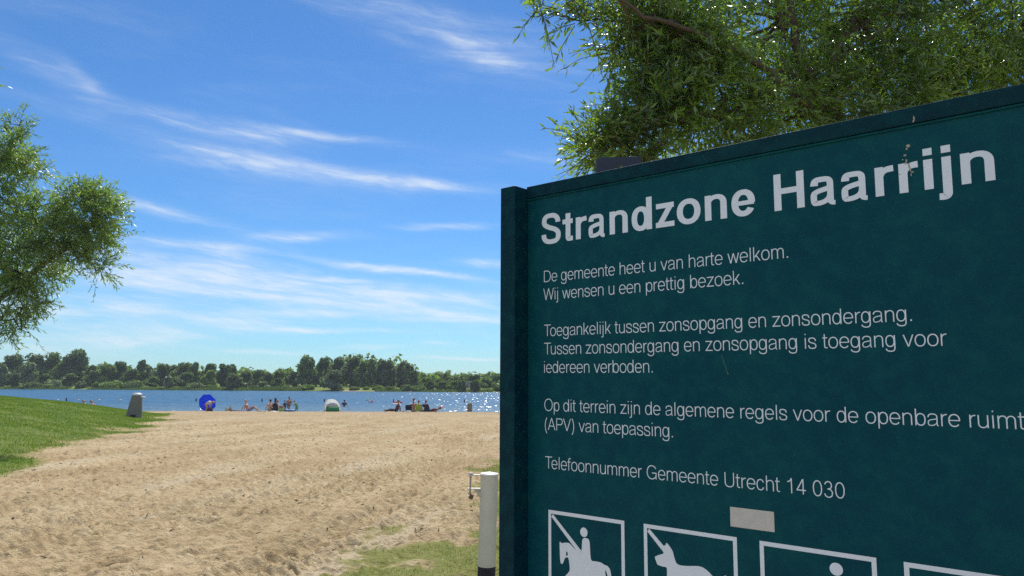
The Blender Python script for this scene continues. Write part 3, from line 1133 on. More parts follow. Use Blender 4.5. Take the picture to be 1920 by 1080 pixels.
# ------------------------------------------------------------------ barrier post beside the board
def build_post():
    top = at(917.2, 887.5, 6.1)
    white = mat('cream_post_paint', (.56, .53, .45), .55, 0, .13, 7, .25, 60)
    gz = ground_z(top.x, top.y)
    lean = R(1.35)
    base = Vector((top.x - math.tan(lean) * (top.z - gz) * .9, top.y, gz))
    root = empty('barrier_post', base, 'cream painted round steel post with hinge bracket and padlock at the sand edge', 'post')
    root.rotation_euler = (0, lean, 0)
    H = (top.z - gz) / math.cos(lean)
    rad = .0685
    zb = at(912, 1061, 6.1).z - gz
    mb = MB()
    mb.tube([(0, 0, zb), (0, 0, H - .012)], rad, 36)
    mb.build('shaft', white, root, True)
    mb = MB()
    mb.loft([ellring(0, 0, H - .0115, rad + .004, rad + .004, 36), ellring(0, 0, H, rad + .004, rad + .004, 36), ellring(0, 0, H + .012, .012, .012, 36)])
    mb.build('cap', mat('cap_paint', (.80, .79, .74), .4, 0, .05, 20), root)
    dark = mat('dark_steel', (.014, .014, .022), .75, 0, .3, 14, .3, 60)
    mb = MB()
    mb.tube([(0, 0, -.25), (0, 0, zb - .0005)], rad + .0015, 36)  # lowest stretch of the post, darker than the shaft
    mb.build('base_section', dark, root, True)
    br = MB()
    br.box((-rad - .048, 0, H - .016), (.105, .05, .009))
    br.box((-rad - .045, 0, H - .122), (.110, .05, .009))
    # gusset under the lower plate
    b = len(br.v)
    for y in (-.005, .005):
        for p in ((-rad + .003, H - .128), (-rad - .052, H - .128), (-rad + .003, H - .20)):
            br.v.append(Vector((p[0], y, p[1])))
    br.f += [(b, b + 1, b + 2), (b + 5, b + 4, b + 3), (b, b + 3, b + 4, b + 1), (b + 1, b + 4, b + 5, b + 2), (b + 2, b + 5, b + 3, b)]
    bro = br.build('hinge_bracket', white, root, bevel=.001)
    grey = mat('galvanised_pin', (.36, .33, .31), .45, .6, .15, 60)
    mb = MB()
    mb.tube([(-rad - .080, 0, H - .168), (-rad - .080, 0, H - .006)], .0075, 12)
    mb.loft([ellring(-rad - .078, 0, H - .009, .022, .018, 14), ellring(-rad - .078, 0, H - .001, .022, .018, 14)])
    mb.build('pin', grey, bro, True)
    rust = mat('padlock_brass', (.12, .085, .06), .5, .4, .25, 90)
    mb = MB()
    mb.box((-rad - .070, -.002, H - .185), (.034, .018, .036), m=Matrix.Rotation(R(18), 3, 'Y'))
    pl = mb.build('padlock', rust, root, bevel=.004)
    mb = MB()
    mb.tube([(-rad - .080 + .010 * math.cos(a) - .002, .0, H - .168 + .018 * math.sin(a)) for a in np.linspace(0, math.pi, 9)], .0032, 8)
    mb.build('shackle', grey, pl, True)


build_post()

# ------------------------------------------------------------------ concrete litter bin
def build_bin():
    Y = 32.5
    base = at(251.5, 781.5, Y)
    gz = ground_z(base.x, base.y)
    root = empty('litter_bin', (base.x, base.y, gz), 'grey concrete litter bin tapering upwards on the grassy rise', 'litter bin')
    conc = mat('bin_concrete', (.17, .165, .15), .9, 0, .12, 5, .3, 40)
    cap_m = mat('bin_cap_metal', (.55, .55, .54), .45, .3, .06, 9)
    dark = mat('bin_dark', (.02, .02, .02), .8)
    s = Y / F
    top_z = 781.5 - 741
    rings = []
    for k, (z, x0, x1) in enumerate(((-6, -15, 14), (0, -14.6, 13.6), (12, -12.2, 13.3), (26, -9.3, 12.8), (39, -6.0, 11.8), (40.5, -5.6, 11.4))):
        rings.append(ellring((x0 + x1) / 2 * s, 0, z * s, (x1 - x0) / 2 * s, (x1 - x0) / 2 * s * .9, 28))
    mb = MB()
    mb.loft(rings)
    mb.build('body', conc, root, True)
    mb = MB()
    cx_ = 2.9 * s
    mb.loft([ellring(cx_, 0, 40.6 * s, 9.2 * s, 8.6 * s, 28), ellring(cx_, 0, 42 * s, 9.2 * s, 8.6 * s, 28), ellring(cx_, 0, 44 * s, 7.2 * s, 6.6 * s, 28), ellring(cx_, 0, 45 * s, 3.5 * s, 3.2 * s, 28)])
    mb.build('lid', cap_m, root, True)
    mb = MB()
    mb.box((14.4 * s, 0, 37.2 * s), (7 * s, 7 * s, 2.2 * s), m=Matrix.Rotation(R(6), 3, 'Y'))
    mb.build('ashtray', cap_m, root, bevel=.01)
    mb = MB()
    mb.box((3.5 * s, -11.9 * s, 3 * s), (9 * s, 1.2 * s, 5 * s))
    mb.build('base_opening', dark, root)


build_bin()

# ------------------------------------------------------------------ willows close by
def leaves_mesh(base, dirs, lens, wid, name):
    """folded lance-shaped leaves; base (n,3), dirs (n,3) unit, lens (n,)"""
    n = len(base)
    rnd = RNG.normal(size=(n, 3))
    side = np.cross(dirs, rnd)
    side /= np.linalg.norm(side, axis=1)[:, None] + 1e-9
    nor = np.cross(side, dirs)
    L = lens[:, None]
    w = (lens * wid * RNG.uniform(.8, 1.2, n))[:, None]
    droop = RNG.uniform(.02, .16, n)[:, None] * L
    m1 = base + dirs * L * .45
    tip = base + dirs * L - nor * droop - np.array([0, 0, 1.0]) * droop * .6
    a = m1 + side * w + nor * w * .45
    c = m1 - side * w + nor * w * .45
    V = np.stack([base, a, m1, c, tip], 1).reshape(-1, 3)
    k = (np.arange(n) * 5)[:, None]
    Fs = np.concatenate([k + np.array([[0, 2, 1]]), k + np.array([[0, 3, 2]]), k + np.array([[1, 2, 4]]), k + np.array([[2, 3, 4]])], 0)
    me = mesh_np(name, V, Fs)
    me.polygons.foreach_set('use_smooth', np.ones(len(me.polygons), dtype=bool))
    return me


def curve_pts(a, b, sag, n=7, jit=0.0):
    a, b = Vector(a), Vector(b)
    out = []
    for k in range(n + 1):
        t = k / n
        p = a.lerp(b, t) + Vector((0, 0, sag * 4 * t * (1 - t)))
        if 0 < k < n and jit:
            p += Vector((random.gauss(0, jit), random.gauss(0, jit), random.gauss(0, jit)))
        out.append(p)
    return out


def willow(name, label, foot, fork, limbs, lobes, leaf, matl, leaves_per_twig=15, twig_len=(.28, .62), r0=.16, group=None, leaf_w=.115):
    """lobes: (centre, radius xyz, twig count, index of limb)"""
    root = empty(name, foot, label, 'tree', group)
    fo = Vector(foot)
    wood = MB()
    trunk_pts = [fo + Vector((0, 0, -.3)), fo + Vector((0, 0, .0)), fo.lerp(fork, .5) + Vector((.05, .03, 0)), fork]
    wood.tube(trunk_pts, [r0 * 1.35, r0 * 1.15, r0 * .95, r0 * .85], 12)
    limb_pts = []
    for pts, ra, rb in limbs:
        n = len(pts)
        fine = []
        for i in range(n - 1):
            for k in range(4):
                fine.append(Vector(pts[i]).lerp(Vector(pts[i + 1]), k / 4) + (Vector((random.gauss(0, .012), random.gauss(0, .012), random.gauss(0, .012))) if (i or k) else Vector()))
        fine.append(Vector(pts[-1]))
        rad = [ra + (rb - ra) * i / (len(fine) - 1) for i in range(len(fine))]
        wood.tube(fine, rad, 9)
        limb_pts.append(fine)
    allb, alld, alll = [], [], []
    for (c, rad, ntw, li) in lobes:
        c = Vector(c)
        rad = np.array(rad if hasattr(rad, '__len__') else (rad, rad, rad), float)
        lp = limb_pts[li]
        near = min(lp, key=lambda p: (p - c).length)
        boughs = []
        for k in range(max(2, int(ntw / 36))):
            d = RNG.normal(size=3)
            d /= np.linalg.norm(d)
            tgt = c + Vector(d * rad * RNG.uniform(.35, .85))
            st = random.choice(lp[len(lp) // 3:]) if random.random() < .35 else near
            if (tgt - st).length > 2.6 * max(rad):
                st = near
            bp = curve_pts(st, tgt, .04 * (tgt - st).length, 6, .025 * (tgt - st).length)
            br = min(1.0, 1.6 * float(max(rad)))
            wood.tube(bp, [br * (.016 + .008 * (1 - i / 6) - .011 * (i / 6)) for i in range(7)], 5, False)
            boughs.append(bp)
        d = RNG.normal(size=(ntw, 3))
        d /= np.linalg.norm(d, axis=1)[:, None]
        rr = RNG.uniform(0, 1, ntw) ** (1 / 2.2)
        tb = np.array(c) + d * rr[:, None] * rad
        # clumping: pull twigs towards the boughs
        bpts = np.array([tuple(p) for b in boughs for p in b[2:]])
        bi = np.argmin(np.linalg.norm(tb[:, None] - bpts[None], axis=2), 1)
        tb = tb + (bpts[bi] - tb) * RNG.uniform(.15, .72, ntw)[:, None]
        td = d * .9 + np.array([0, 0, .35]) + RNG.normal(size=(ntw, 3)) * .5
        td /= np.linalg.norm(td, axis=1)[:, None]
        tl = RNG.uniform(twig_len[0], twig_len[1], ntw)
        # twigs
        for k in range(0, ntw, 1 if ntw < 130 else 3):
            p0 = Vector(tb[k])
            p1 = p0 + Vector(td[k]) * tl[k] * .55
            p2 = p0 + Vector(td[k]) * tl[k] - Vector((0, 0, .16 * tl[k]))
            wood.tube([p0, p1, p2], [.0045, .0032, .0016], 3, False)
        s = (np.arange(leaves_per_twig) + .6) / leaves_per_twig
        S = s[None, :, None]
        pos = tb[:, None, :] + td[:, None, :] * (tl[:, None, None] * S) - np.array([0, 0, .16]) * (tl[:, None, None] * S ** 2)
        rv = RNG.normal(size=(ntw, leaves_per_twig, 3))
        ld_ = td[:, None, :] * .75 + rv * .5 + np.array([0, 0, -.18])
        ld_ /= np.linalg.norm(ld_, axis=2)[:, :, None]
        ln = leaf * RNG.uniform(.55, 1.15, (ntw, leaves_per_twig)) * (1.0 - .35 * np.abs(s - .5))[None, :]
        allb.append(pos.reshape(-1, 3))
        alld.append(ld_.reshape(-1, 3))
        alll.append(ln.ravel())
    o = wood.build('trunk', M['bark'], root, True)
    o.matrix_parent_inverse = Matrix.Translation(-fo)
    me = leaves_mesh(np.concatenate(allb), np.concatenate(alld), np.concatenate(alll), leaf_w, 'crown')
    o2 = link('crown', me, matl, root)
    o2.matrix_parent_inverse = Matrix.Translation(-fo)
    return root


A = at
fork = A(1565, 330, 7.0)
foot = Vector((fork.x + .12, 7.05, ground_z(fork.x + .12, 7.05)))
limbsR = [
    ([fork, A(1548, 228, 6.7), A(1478, 165, 6.35), A(1380, 92, 5.95), A(1300, 62, 5.75), A(1205, 30, 5.6), A(1120, -40, 5.5)], .046, .009),
    ([fork, A(1552, 210, 6.75), A(1505, 118, 6.5), A(1486, 30, 6.55), A(1470, -120, 7.0), A(1440, -280, 7.0)], .062, .016),
    ([fork, A(1565, 200, 6.85), A(1560, 110, 6.65), A(1610, 20, 6.8), A(1780, -120, 7.4)], .07, .018),
    ([fork, A(1640, 250, 7.2), A(1760, 170, 7.4), A(1900, 90, 7.5), A(2080, 20, 7.6)], .065, .016),
    ([A(1478, 165, 6.8), A(1390, 200, 6.5), A(1260, 235, 6.1), A(1130, 262, 5.9), A(1080, 285, 5.85)], .032, .005),
    ([A(1300, 62, 6.3), A(1180, 36, 6.05), A(1100, 38, 5.95), A(1040, 30, 5.9), A(985, 24, 5.88)], .012, .002),
    ([A(1486, 30, 7.0), A(1540, -20, 7.1), A(1600, -40, 7.1)], .02, .006),
]
lobesR = [
    (A(1245, 20, 6.2), (.40, .5, .36), 256, 0), (A(1230, 120, 6.2), (.24, .4, .28), 120, 0), (A(1290, 95, 6.2), (.45, .5, .40), 288, 0),
    (A(1335, 205, 6.3), (.55, .55, .40), 376, 4), (A(1235, 210, 6.1), (.32, .4, .28), 224, 4), (A(1150, 262, 5.95), (.20, .3, .15), 88, 4),
    (A(1105, 287, 5.9), (.13, .25, .12), 42, 4), (A(1165, 310, 6.0), (.3, .3, .16), 88, 4),
    (A(1430, 60, 6.9), (.75, .7, .62), 496, 1), (A(1480, 200, 6.7), (.6, .6, .45), 384, 0), (A(1600, 60, 7.1), (.8, .8, .65), 576, 2),
    (A(1600, 220, 7.0), (.6, .6, .50), 368, 3), (A(1740, 60, 7.3), (.85, .8, .65), 576, 2), (A(1740, 200, 7.3), (.8, .7, .5), 448, 3),
    (A(1890, 50, 7.5), (.85, .8, .65), 512, 3), (A(1900, 170, 7.5), (.75, .7, .5), 376, 3), (A(2060, 20, 7.6), (.9, .9, .8), 304, 3),
    (A(1300, -110, 6.6), (.7, .7, .5), 160, 1), (A(1460, -150, 7.0), (.9, .9, .7), 176, 1), (A(1680, -140, 7.3), (1.0, .9, .7), 176, 2), (A(1880, -120, 7.5), (.9, .9, .7), 160, 3),
    (A(1380, 330, 6.8), (.5, .5, .3), 104, 4), (A(1650, 360, 7.3), (.7, .6, .4), 128, 3),
    (A(1185, 30, 6.0), (.26, .3, .24), 88, 0), (A(1100, 35, 5.97), (.20, .2, .10), 32, 5), (A(1010, 22, 5.9), (.13, .14, .06), 12, 5), (A(1165, 95, 6.05), (.12, .2, .13), 27, 0), (A(1060, 20, 5.95), (.12, .14, .09), 13, 5),
]
willow('willow_tree', 'leafy willow with narrow glossy leaves rising close behind the dark green board', foot, fork, limbsR, lobesR, .102, M['willow_leaf'], 13, (.22, .50), .13)

YL = 18.0
B = lambda px, py, d=0: at(px, py, YL + d)
fork = B(-150, 640)
foot = Vector((fork.x - .2, YL, ground_z(fork.x - .2, YL)))
limbsL = [
    ([fork, B(-60, 600), B(0, 560), B(70, 505), B(140, 455), B(185, 410)], .10, .016),
    ([fork, B(-120, 520), B(-70, 420), B(-10, 330), B(30, 262), B(40, 225)], .11, .012),
    ([fork, B(-160, 480), B(-170, 330), B(-150, 180), B(-120, 60)], .13, .03),
    ([fork, B(-230, 560), B(-320, 430), B(-400, 300)], .11, .03),
    ([fork, B(-90, 630), B(-20, 600), B(25, 600), B(40, 620)], .05, .008),
    ([B(-20, 345), B(20, 390), B(60, 420), B(100, 400), B(150, 370)], .03, .006),
]
lobesL = [
    (B(170, 405), (.72, .8, .70), 337, 0), (B(180, 445), (.34, .6, .52), 136, 0), (B(120, 460), (.75, .9, .65), 289, 0), (B(150, 368), (.55, .6, .28), 120, 5), (B(200, 400), (.20, .4, .36), 47, 0),
    (B(70, 420), (.7, .9, .6), 265, 5), (B(55, 500), (.75, .9, .55), 265, 0), (B(185, 505), (.30, .4, .26), 47, 0), (B(10, 560), (.7, .8, .6), 209, 4), (B(60, 555), (.42, .6, .38), 95, 0), (B(30, 610), (.34, .5, .26), 47, 4), (B(5, 630), (.3, .4, .22), 27, 4),
    (B(30, 290), (.55, .7, .55), 169, 1), (B(62, 318), (.30, .5, .26), 56, 1), (B(30, 238), (.22, .4, .28), 31, 1), (B(0, 320), (.7, .8, .6), 184, 1), (B(5, 400), (.8, .9, .6), 217, 1), (B(-5, 480), (.8, .9, .6), 209, 0),
    (B(-90, 300), (1.2, 1.2, 1.1), 337, 2), (B(-90, 470), (1.2, 1.2, 1.0), 322, 0), (B(-120, 130), (1.2, 1.2, 1.0), 241, 2), (B(-260, 250), (1.4, 1.3, 1.3), 304, 3), (B(-300, 430), (1.4, 1.3, 1.1), 289, 3), (B(-400, 320), (1.2, 1.2, 1.2), 209, 3), (B(-180, 20), (1.0, 1.0, .8), 128, 2),
]
willow('willow_tree', 'leafy willow leaning in over the grassy mound, its branches against open sky', foot, fork, limbsL, lobesL, .15, M['willow_leaf_far'], 13, (.3, .62), .19)

# ------------------------------------------------------------------ grass blades
def grass_patch(name, n, rmin, rmax, amin, amax, hmin, hmax, wid, thr, seed, matl):
    rg = np.random.default_rng(seed)
    r = np.sqrt(rg.uniform(rmin ** 2, rmax ** 2, n))
    a = rg.uniform(R(amin), R(amax), n)
    x, y = np.sin(a) * r, np.cos(a) * r
    gm = grass_mask(x, y) + .5 * fbm(x, y, .5, 3, 77)
    k = gm > thr + rg.uniform(-.15, .15, n)
    x, y = x[k], y[k]
    n = len(x)
    z = ground_zs(x, y) - .004
    hgt = rg.uniform(hmin, hmax, n) * (1 + .8 * np.clip(fbm(x, y, 1.2, 2, 5), -.5, .8))
    th = rg.uniform(0, 2 * math.pi, n)
    w = wid * rg.uniform(.6, 1.3, n)
    lean = rg.uniform(.1, .9, n) * hgt
    th2 = rg.uniform(0, 2 * math.pi, n)
    b0 = np.stack([x - np.cos(th) * w, y - np.sin(th) * w, z], 1)
    b1 = np.stack([x + np.cos(th) * w, y + np.sin(th) * w, z], 1)
    t = np.stack([x + np.cos(th2) * lean, y + np.sin(th2) * lean, z + hgt], 1)
    V = np.stack([b0, b1, t], 1).reshape(-1, 3)
    me = mesh_np(name, V, np.arange(n * 3).reshape(-1, 3))
    o = link(name, me, matl)
    tag(o, kind='stuff')
    return o


M['grass'] = leaf_mat('grass_blades', (.090, .165, .022), (.200, .245, .055), .40, .5, (1.3, 1.5, .5), 1.0, .3, 0)
M['grass_dry'] = leaf_mat('grass_dry', (.072, .145, .022), (.195, .225, .065), .35, .6, (1.2, 1.3, .6), 2.5, .3, 0)
g1 = grass_patch('grass', 70000, 5.6, 17, -17, 6, .010, .040, .0032, .66, 3, M['grass_dry'])
g1['label'] = 'short patchy grass creeping over the sand around the cream post'
g2 = grass_patch('grass', 210000, 12, 46, -42, -20, .02, .06, .008, .68, 4, M['grass'])
g2['label'] = 'mown green grass over the mound under the left willow'

# ------------------------------------------------------------------ far shore
def crown_mesh(wd, ht, lobes, per, leaf, shape, seed):
    rg = np.random.default_rng(seed)
    Vs = []
    for k in range(lobes):
        if shape == 'tall':
            tz = (k + .5) / lobes
            prof = math.sin(math.pi * (0.16 + .70 * tz)) ** .5
            a = rg.uniform(0, 6.28)
            q = rg.uniform(.3, .62) * prof
            c = np.array([math.cos(a) * q * wd, math.sin(a) * q * wd, ht * (.08 + .84 * tz)])
            r = np.array([wd * .56 * prof, wd * .56 * prof, ht * .12]) * rg.uniform(.75, 1.2)
        elif shape == 'bush':
            a = rg.uniform(0, 6.28)
            q = rg.uniform(.2, .78)
            c = np.array([math.cos(a) * q * wd, math.sin(a) * q * wd, ht * rg.uniform(.22, .72) * (1 - .45 * q)])
            r = np.array([wd * .44, wd * .44, ht * .30]) * rg.uniform(.7, 1.2)
        else:
            a = rg.uniform(0, 6.28)
            tz = rg.uniform(.12, .92) if k else .9
            prof = math.sqrt(max(.1, 1 - ((tz - .5) / .56) ** 2))
            a = 2.4 * k + rg.uniform(-.6, .6)
            tz = (.10 + .80 * ((k * .618) % 1.0)) if k else .86
            prof = math.sqrt(max(.15, 1 - ((tz - .46) / .60) ** 2))
            q = rg.uniform(.45, .80) * prof if k else .1
            c = np.array([math.cos(a) * q * wd, math.sin(a) * q * wd, ht * tz * .95])
            r = np.array([wd * .34, wd * .34, ht * .12]) * rg.uniform(.6, 1.35)
        n = int(per * rg.uniform(.7, 1.3))
        d = rg.normal(size=(n, 3))
        d /= np.linalg.norm(d, axis=1)[:, None]
        p = c + d * r * rg.uniform(.55, 1.22, n)[:, None]
        p[:, 2] = np.maximum(p[:, 2], .08 * rg.uniform(0, 1, n))
        nn = d + rg.normal(size=(n, 3)) * .55
        nn /= np.linalg.norm(nn, axis=1)[:, None]
        t1 = np.cross(nn, rg.normal(size=(n, 3)))
        t1 /= np.linalg.norm(t1, axis=1)[:, None]
        t2 = np.cross(nn, t1)
        s = leaf * rg.uniform(.5, 1.3, n)[:, None]
        Vs.append(np.stack([p - t1 * s, p + t2 * s * .55, p + t1 * s, p - t2 * s * .55], 1).reshape(-1, 3))
    V = np.concatenate(Vs)
    return mesh_np('crown', V, np.arange(len(V)).reshape(-1, 4))


FAR = [
    # px, top py, half width px, kind, depth behind the shoreline, label
    (10, 662, 27, 'rd', 16, 'broad dark tree at the far shore, leftmost of the row across the lake'),
    (54, 661, 21, 'rd', 20, 'dark rounded tree in the far row, just right of the leftmost broad one'),
    (86, 659, 24, 'rm', 22, 'wide domed tree in the far row, left of the tall twin-topped one'),
    (118, 664, 17, 'rm', 18, 'lighter green round tree tucked against the tall twin-topped tree'),
    (142, 655, 19, 'td', 20, 'tall twin-topped tree standing above the left end of the far row'),
    (166, 684, 12, 'rd', 14, 'low dark tree at the right foot of the tall twin-topped one'),
    (193, 682, 20, 'rb', 18, 'yellowish green rounded tree, left of the litter bin, in the far row'),
    (217, 676, 18, 'rd', 24, 'dark tree with a small peaked top in the far row, left of the litter bin'),
    (242, 691, 14, 'rm', 14, 'lower round tree directly above the litter bin across the lake'),
    (268, 676, 13, 'tm', 20, 'slim loose-crowned tree just right of the litter bin in the far row'),
    (300, 680, 18, 'rd', 18, 'dark flat-topped tree right of the slim loose-crowned one'),
    (320, 684, 15, 'rd', 22, 'dark tree squeezed behind its flat-topped neighbour, left of the parasol'),
    (340, 678, 20, 'rm', 18, 'broad mid green tree in the far row, left of the blue parasol'),
    (361, 681, 10, 'td', 15, 'narrow upright tree just left of the gap beside the blue parasol'),
    (389, 680, 14, 'rd', 20, 'dark round-headed tree directly above the blue parasol'),
    (391, 694, 13, 'rb', 12, 'bright green round tree in front of the dark one above the parasol'),
    (420, 683, 13, 'td', 16, 'dark upright tree right of the one above the parasol'),
    (434, 684, 8, 'td', 14, 'small pointed tree behind the pale shoreline willow'),
    (456, 695, 17, 'rm', 20, 'mid green tree right of the pale shoreline willow'),
    (478, 693, 19, 'rm', 24, 'broad low tree above the seated pair on the beach'),
    (500, 699, 11, 'rd', 16, 'small dark tree above the seated pair on the beach'),
    (519, 694, 14, 'rb', 18, 'light green domed tree above the standing bathers'),
    (519, 709, 11, 'rd', 10, 'dark low tree below the light green domed one'),
    (547, 696, 11, 'rd', 22, 'dark tree leaning against the left edge of the tall grove'),
    (574, 668, 18, 'td', 20, 'tall dark tree at the left end of the tall grove'),
    (601, 668, 17, 'rd', 24, 'tall round tree second in the tall grove above the white tent'),
    (628, 667, 19, 'rd', 24, 'tall broad tree directly above the white tent'),
    (657, 667, 19, 'rd', 22, 'tall broad tree right of the one above the white tent'),
    (677, 676, 13, 'rd', 18, 'shoulder-high tree closing the right end of the broad grove'),
    (697, 673, 10, 'td', 18, 'slim tall tree on a bare trunk, alone between the grove and the poplars'),
    (716, 676, 11, 'tp', 20, 'pale poplar, leftmost of the group right of the grove'),
    (733, 675, 11, 'tp', 22, 'tallest pale poplar in the group right of the grove'),
    (752, 679, 12, 'tp', 20, 'pale poplar, third in the group right of the grove'),
    (766, 682, 10, 'tp', 18, 'pale poplar at the right end of its group'),
    (776, 696, 8, 'td', 14, 'short dark tree against the last poplar'),
    (797, 708, 15, 'rm', 18, 'low rounded tree right of the poplars'),
    (821, 711, 16, 'rm', 18, 'low broad tree above the beach chairs'),
    (837, 701, 8, 'tp', 22, 'thin loose tree poking up above the beach chairs'),
    (852, 707, 13, 'rm', 18, 'mid green tree left of the grey roofed house'),
    (867, 705, 8, 'tp', 22, 'small pale tree beside the grey roofed house'),
    (885, 702, 15, 'rd', 26, 'dark domed tree rising behind the grey roofed house'),
    (906, 708, 12, 'rb', 16, 'yellowish tree right of the grey roofed house'),
    (928, 701, 15, 'rm', 18, 'round tree cut off by the edge of the green board'),
    # bushes and small trees right on the bank
    (52, 680, 12, 'tp', 5, 'pale willow-like tree standing in front of the dark row at far left'),
    (4, 686, 8, 'tp', 5, 'pale small tree at the extreme left of the far bank'),
    (26, 700, 10, 'rd', 7, 'dark small tree between the two pale ones at far left'),
    (60, 713, 14, 'bm', 2, 'rounded bush at the water edge below the pale willow-like tree'),
    (80, 700, 13, 'rd', 8, 'dark small tree behind the rounded waterside bush at left'),
    (101, 709, 15, 'bp', 3, 'greyish bush at the water edge below the wide domed tree'),
    (127, 700, 13, 'rm', 8, 'small round tree below the tall twin-topped tree'),
    (150, 712, 9, 'bp', 3, 'pale upright bush at the water edge below the twin-topped tree'),
    (172, 694, 13, 'rm', 8, 'small mid green tree right of the pale upright bush'),
    (186, 716, 10, 'bm', 3, 'low green bush at the water edge left of the big rounded bush'),
    (212, 712, 18, 'bb', 3, 'big rounded bright bush at the water edge left of the litter bin'),
    (248, 712, 18, 'bm', 3, 'big rounded bush at the water edge behind the litter bin'),
    (284, 706, 12, 'rm', 8, 'round small tree behind the grass strip right of the litter bin'),
    (317, 707, 8, 'tp', 2, 'small conical willow on the bank between litter bin and parasol'),
    (344, 697, 17, 'rd', 8, 'dark round small tree behind the wide grey bush'),
    (367, 716, 18, 'bp', 2, 'wide grey green bush at the water edge left of the parasol'),
    (396, 721, 11, 'bm', 3, 'low bush pair at the water edge above the parasol'),
    (437, 701, 13, 'tp', 2, 'pale bushy willow at the water edge right of the parasol'),
    (455, 715, 7, 'bp', 4, 'small pale bush hugging the willow right of the parasol'),
    (478, 722, 10, 'bm', 3, 'low bush at the water edge above the reclining man'),
    (493, 713, 10, 'bm', 6, 'taller bush just behind the low ones above the seated pair'),
    (502, 722, 8, 'bp', 3, 'pale low bush above the seated pair'),
    (521, 724, 6, 'bd', 3, 'small dark bush above the standing bathers'),
    (540, 722, 8, 'bp', 3, 'pale low bush left of the tall grove'),
    (577, 720, 12, 'bb', 3, 'bright round bush alone on the grass below the grove'),
    (622, 693, 20, 'rp', 2, 'large grey green willow at the water edge above the white tent'),
    (664, 725, 8, 'bp', 3, 'small pale bush right of the large grey green willow'),
    (687, 726, 5, 'bb', 4, 'tiny bright bush in the grass below the bare-trunked tree'),
    (709, 722, 10, 'bb', 4, 'round bright bush below the leftmost poplar'),
    (731, 723, 9, 'bm', 2, 'round darker bush at the water edge below the tallest poplar'),
    (762, 720, 10, 'bp', 2, 'pale rounded bush below the last poplars'),
    (784, 721, 14, 'bm', 2, 'long low bush at the water edge right of the poplars'),
    (808, 716, 6, 'td', 2, 'dark narrow shrub at the water edge above the black chair'),
    (828, 715, 10, 'rm', 3, 'small round tree at the water edge above the beach chairs'),
    (850, 714, 13, 'rm', 3, 'bushy small tree left of the dark columns by the house'),
    (866, 715, 7, 'td', 1, 'dark column-like shrub left of the house'),
    (891, 714, 8, 'td', 1, 'dark column-like shrub right of the house'),
    (917, 729, 8, 'bb', 2, 'little yellow green bush near the edge of the board'),
    (940, 716, 14, 'bm', 4, 'bush half hidden by the green board'),
]
KIND = {'d': 'leaf_dark', 'm': 'leaf_mid', 'b': 'leaf_bright', 'p': 'leaf_pale'}


def far_tree(i, px, py, hw, kind, back, label):
    x = -3.0
    for _ in range(4):
        Y = float(shore_far(np.array(x))) + back
        x = at(px, 720, Y).x
    top = at(px, py, Y)
    gz = float(ground_base(np.array([x]), np.array([Y]))[0])
    ht = top.z - gz
    wd = hw / F * Y
    cat = 'bush' if kind[0] == 'b' else 'tree'
    shape = {'r': 'round', 't': 'tall', 'b': 'bush'}[kind[0]]
    root = empty('bush' if cat == 'bush' else 'tree', (x, Y, gz), label, cat, 'trees and bushes along the far shore')
    if cat == 'tree':
        mb = MB()
        mb.tube([(0, 0, -.3), (.1, 0, ht * .3), (0, .1, ht * .7)], [.24, .19, .08], 7)
        bare = .22 if 'bare-trunked' in label or 'bare trunk' in label else .0
        mb.build('trunk', M['bark'], root, True)
    nl = {'round': 34, 'tall': 24, 'bush': 16}[shape]
    per = int(np.clip(20 + hw * 5, 50, 120))
    leaf = .46 if cat == 'tree' else .36
    me = crown_mesh(wd, ht, nl, per, leaf, shape, 100 + i)
    o = link('crown', me, M[KIND[kind[1]]], root)
    if 'bare trunk' in label:
        o.location.z = ht * .16
        o.scale.z = .84
    if cat == 'bush':
        mb = MB()
        for k in range(5):
            a = k * 1.26
            mb.tube([(0, 0, -.1), (math.cos(a) * wd * .35, math.sin(a) * wd * .35, ht * .55)], [.04, .015], 5, False)
        mb.build('stems', M['bark'], root)


for i, row in enumerate(FAR):
    far_tree(i, *row)

# deep wood behind the front row, one mass
def woodland():
    rg = np.random.default_rng(5)
    Vs = []
    prof_x = [-330, -140, -122, -100, -85, -70, -58, -50, -30, -25, -3, 40, 120, 330]
    prof_h = [6.6, 6.8, 5.7, 5.2, 4.9, 4.4, 5.4, 8.8, 7.8, 3.8, 3.8, 4.4, 5.4, 6.4]
    for k in range(620):
        x = rg.uniform(-330, 330)
        y = float(shore_far(np.array(x))) + rg.uniform(26, 44)
        gz = float(ground_base(np.array([x]), np.array([y]))[0])
        h = np.interp(x, prof_x, prof_h) * rg.uniform(.7, 1.12)
        n = 70
        d = rg.normal(size=(n, 3))
        d /= np.linalg.norm(d, axis=1)[:, None]
        r = np.array([2.2, 2.2, h * .52]) * rg.uniform(.8, 1.2)
        p = np.array([x, y, gz + h * .5]) + d * r * rg.uniform(.8, 1.05, n)[:, None]
        nn = d + rg.normal(size=(n, 3)) * .5
        nn /= np.linalg.norm(nn, axis=1)[:, None]
        t1 = np.cross(nn, rg.normal(size=(n, 3)))
        t1 /= np.linalg.norm(t1, axis=1)[:, None]
        t2 = np.cross(nn, t1)
        s = .8 * rg.uniform(.6, 1.2, n)[:, None]
        Vs.append(np.stack([p - t1 * s, p + t2 * s * .6, p + t1 * s, p - t2 * s * .6], 1).reshape(-1, 3))
    V = np.concatenate(Vs)
    o = link('woodland', mesh_np('woodland', V, np.arange(len(V)).reshape(-1, 4)), M['leaf_mid'])
    tag(o, 'dark mass of woodland behind the row of shore trees', None, None, 'stuff')


woodland()

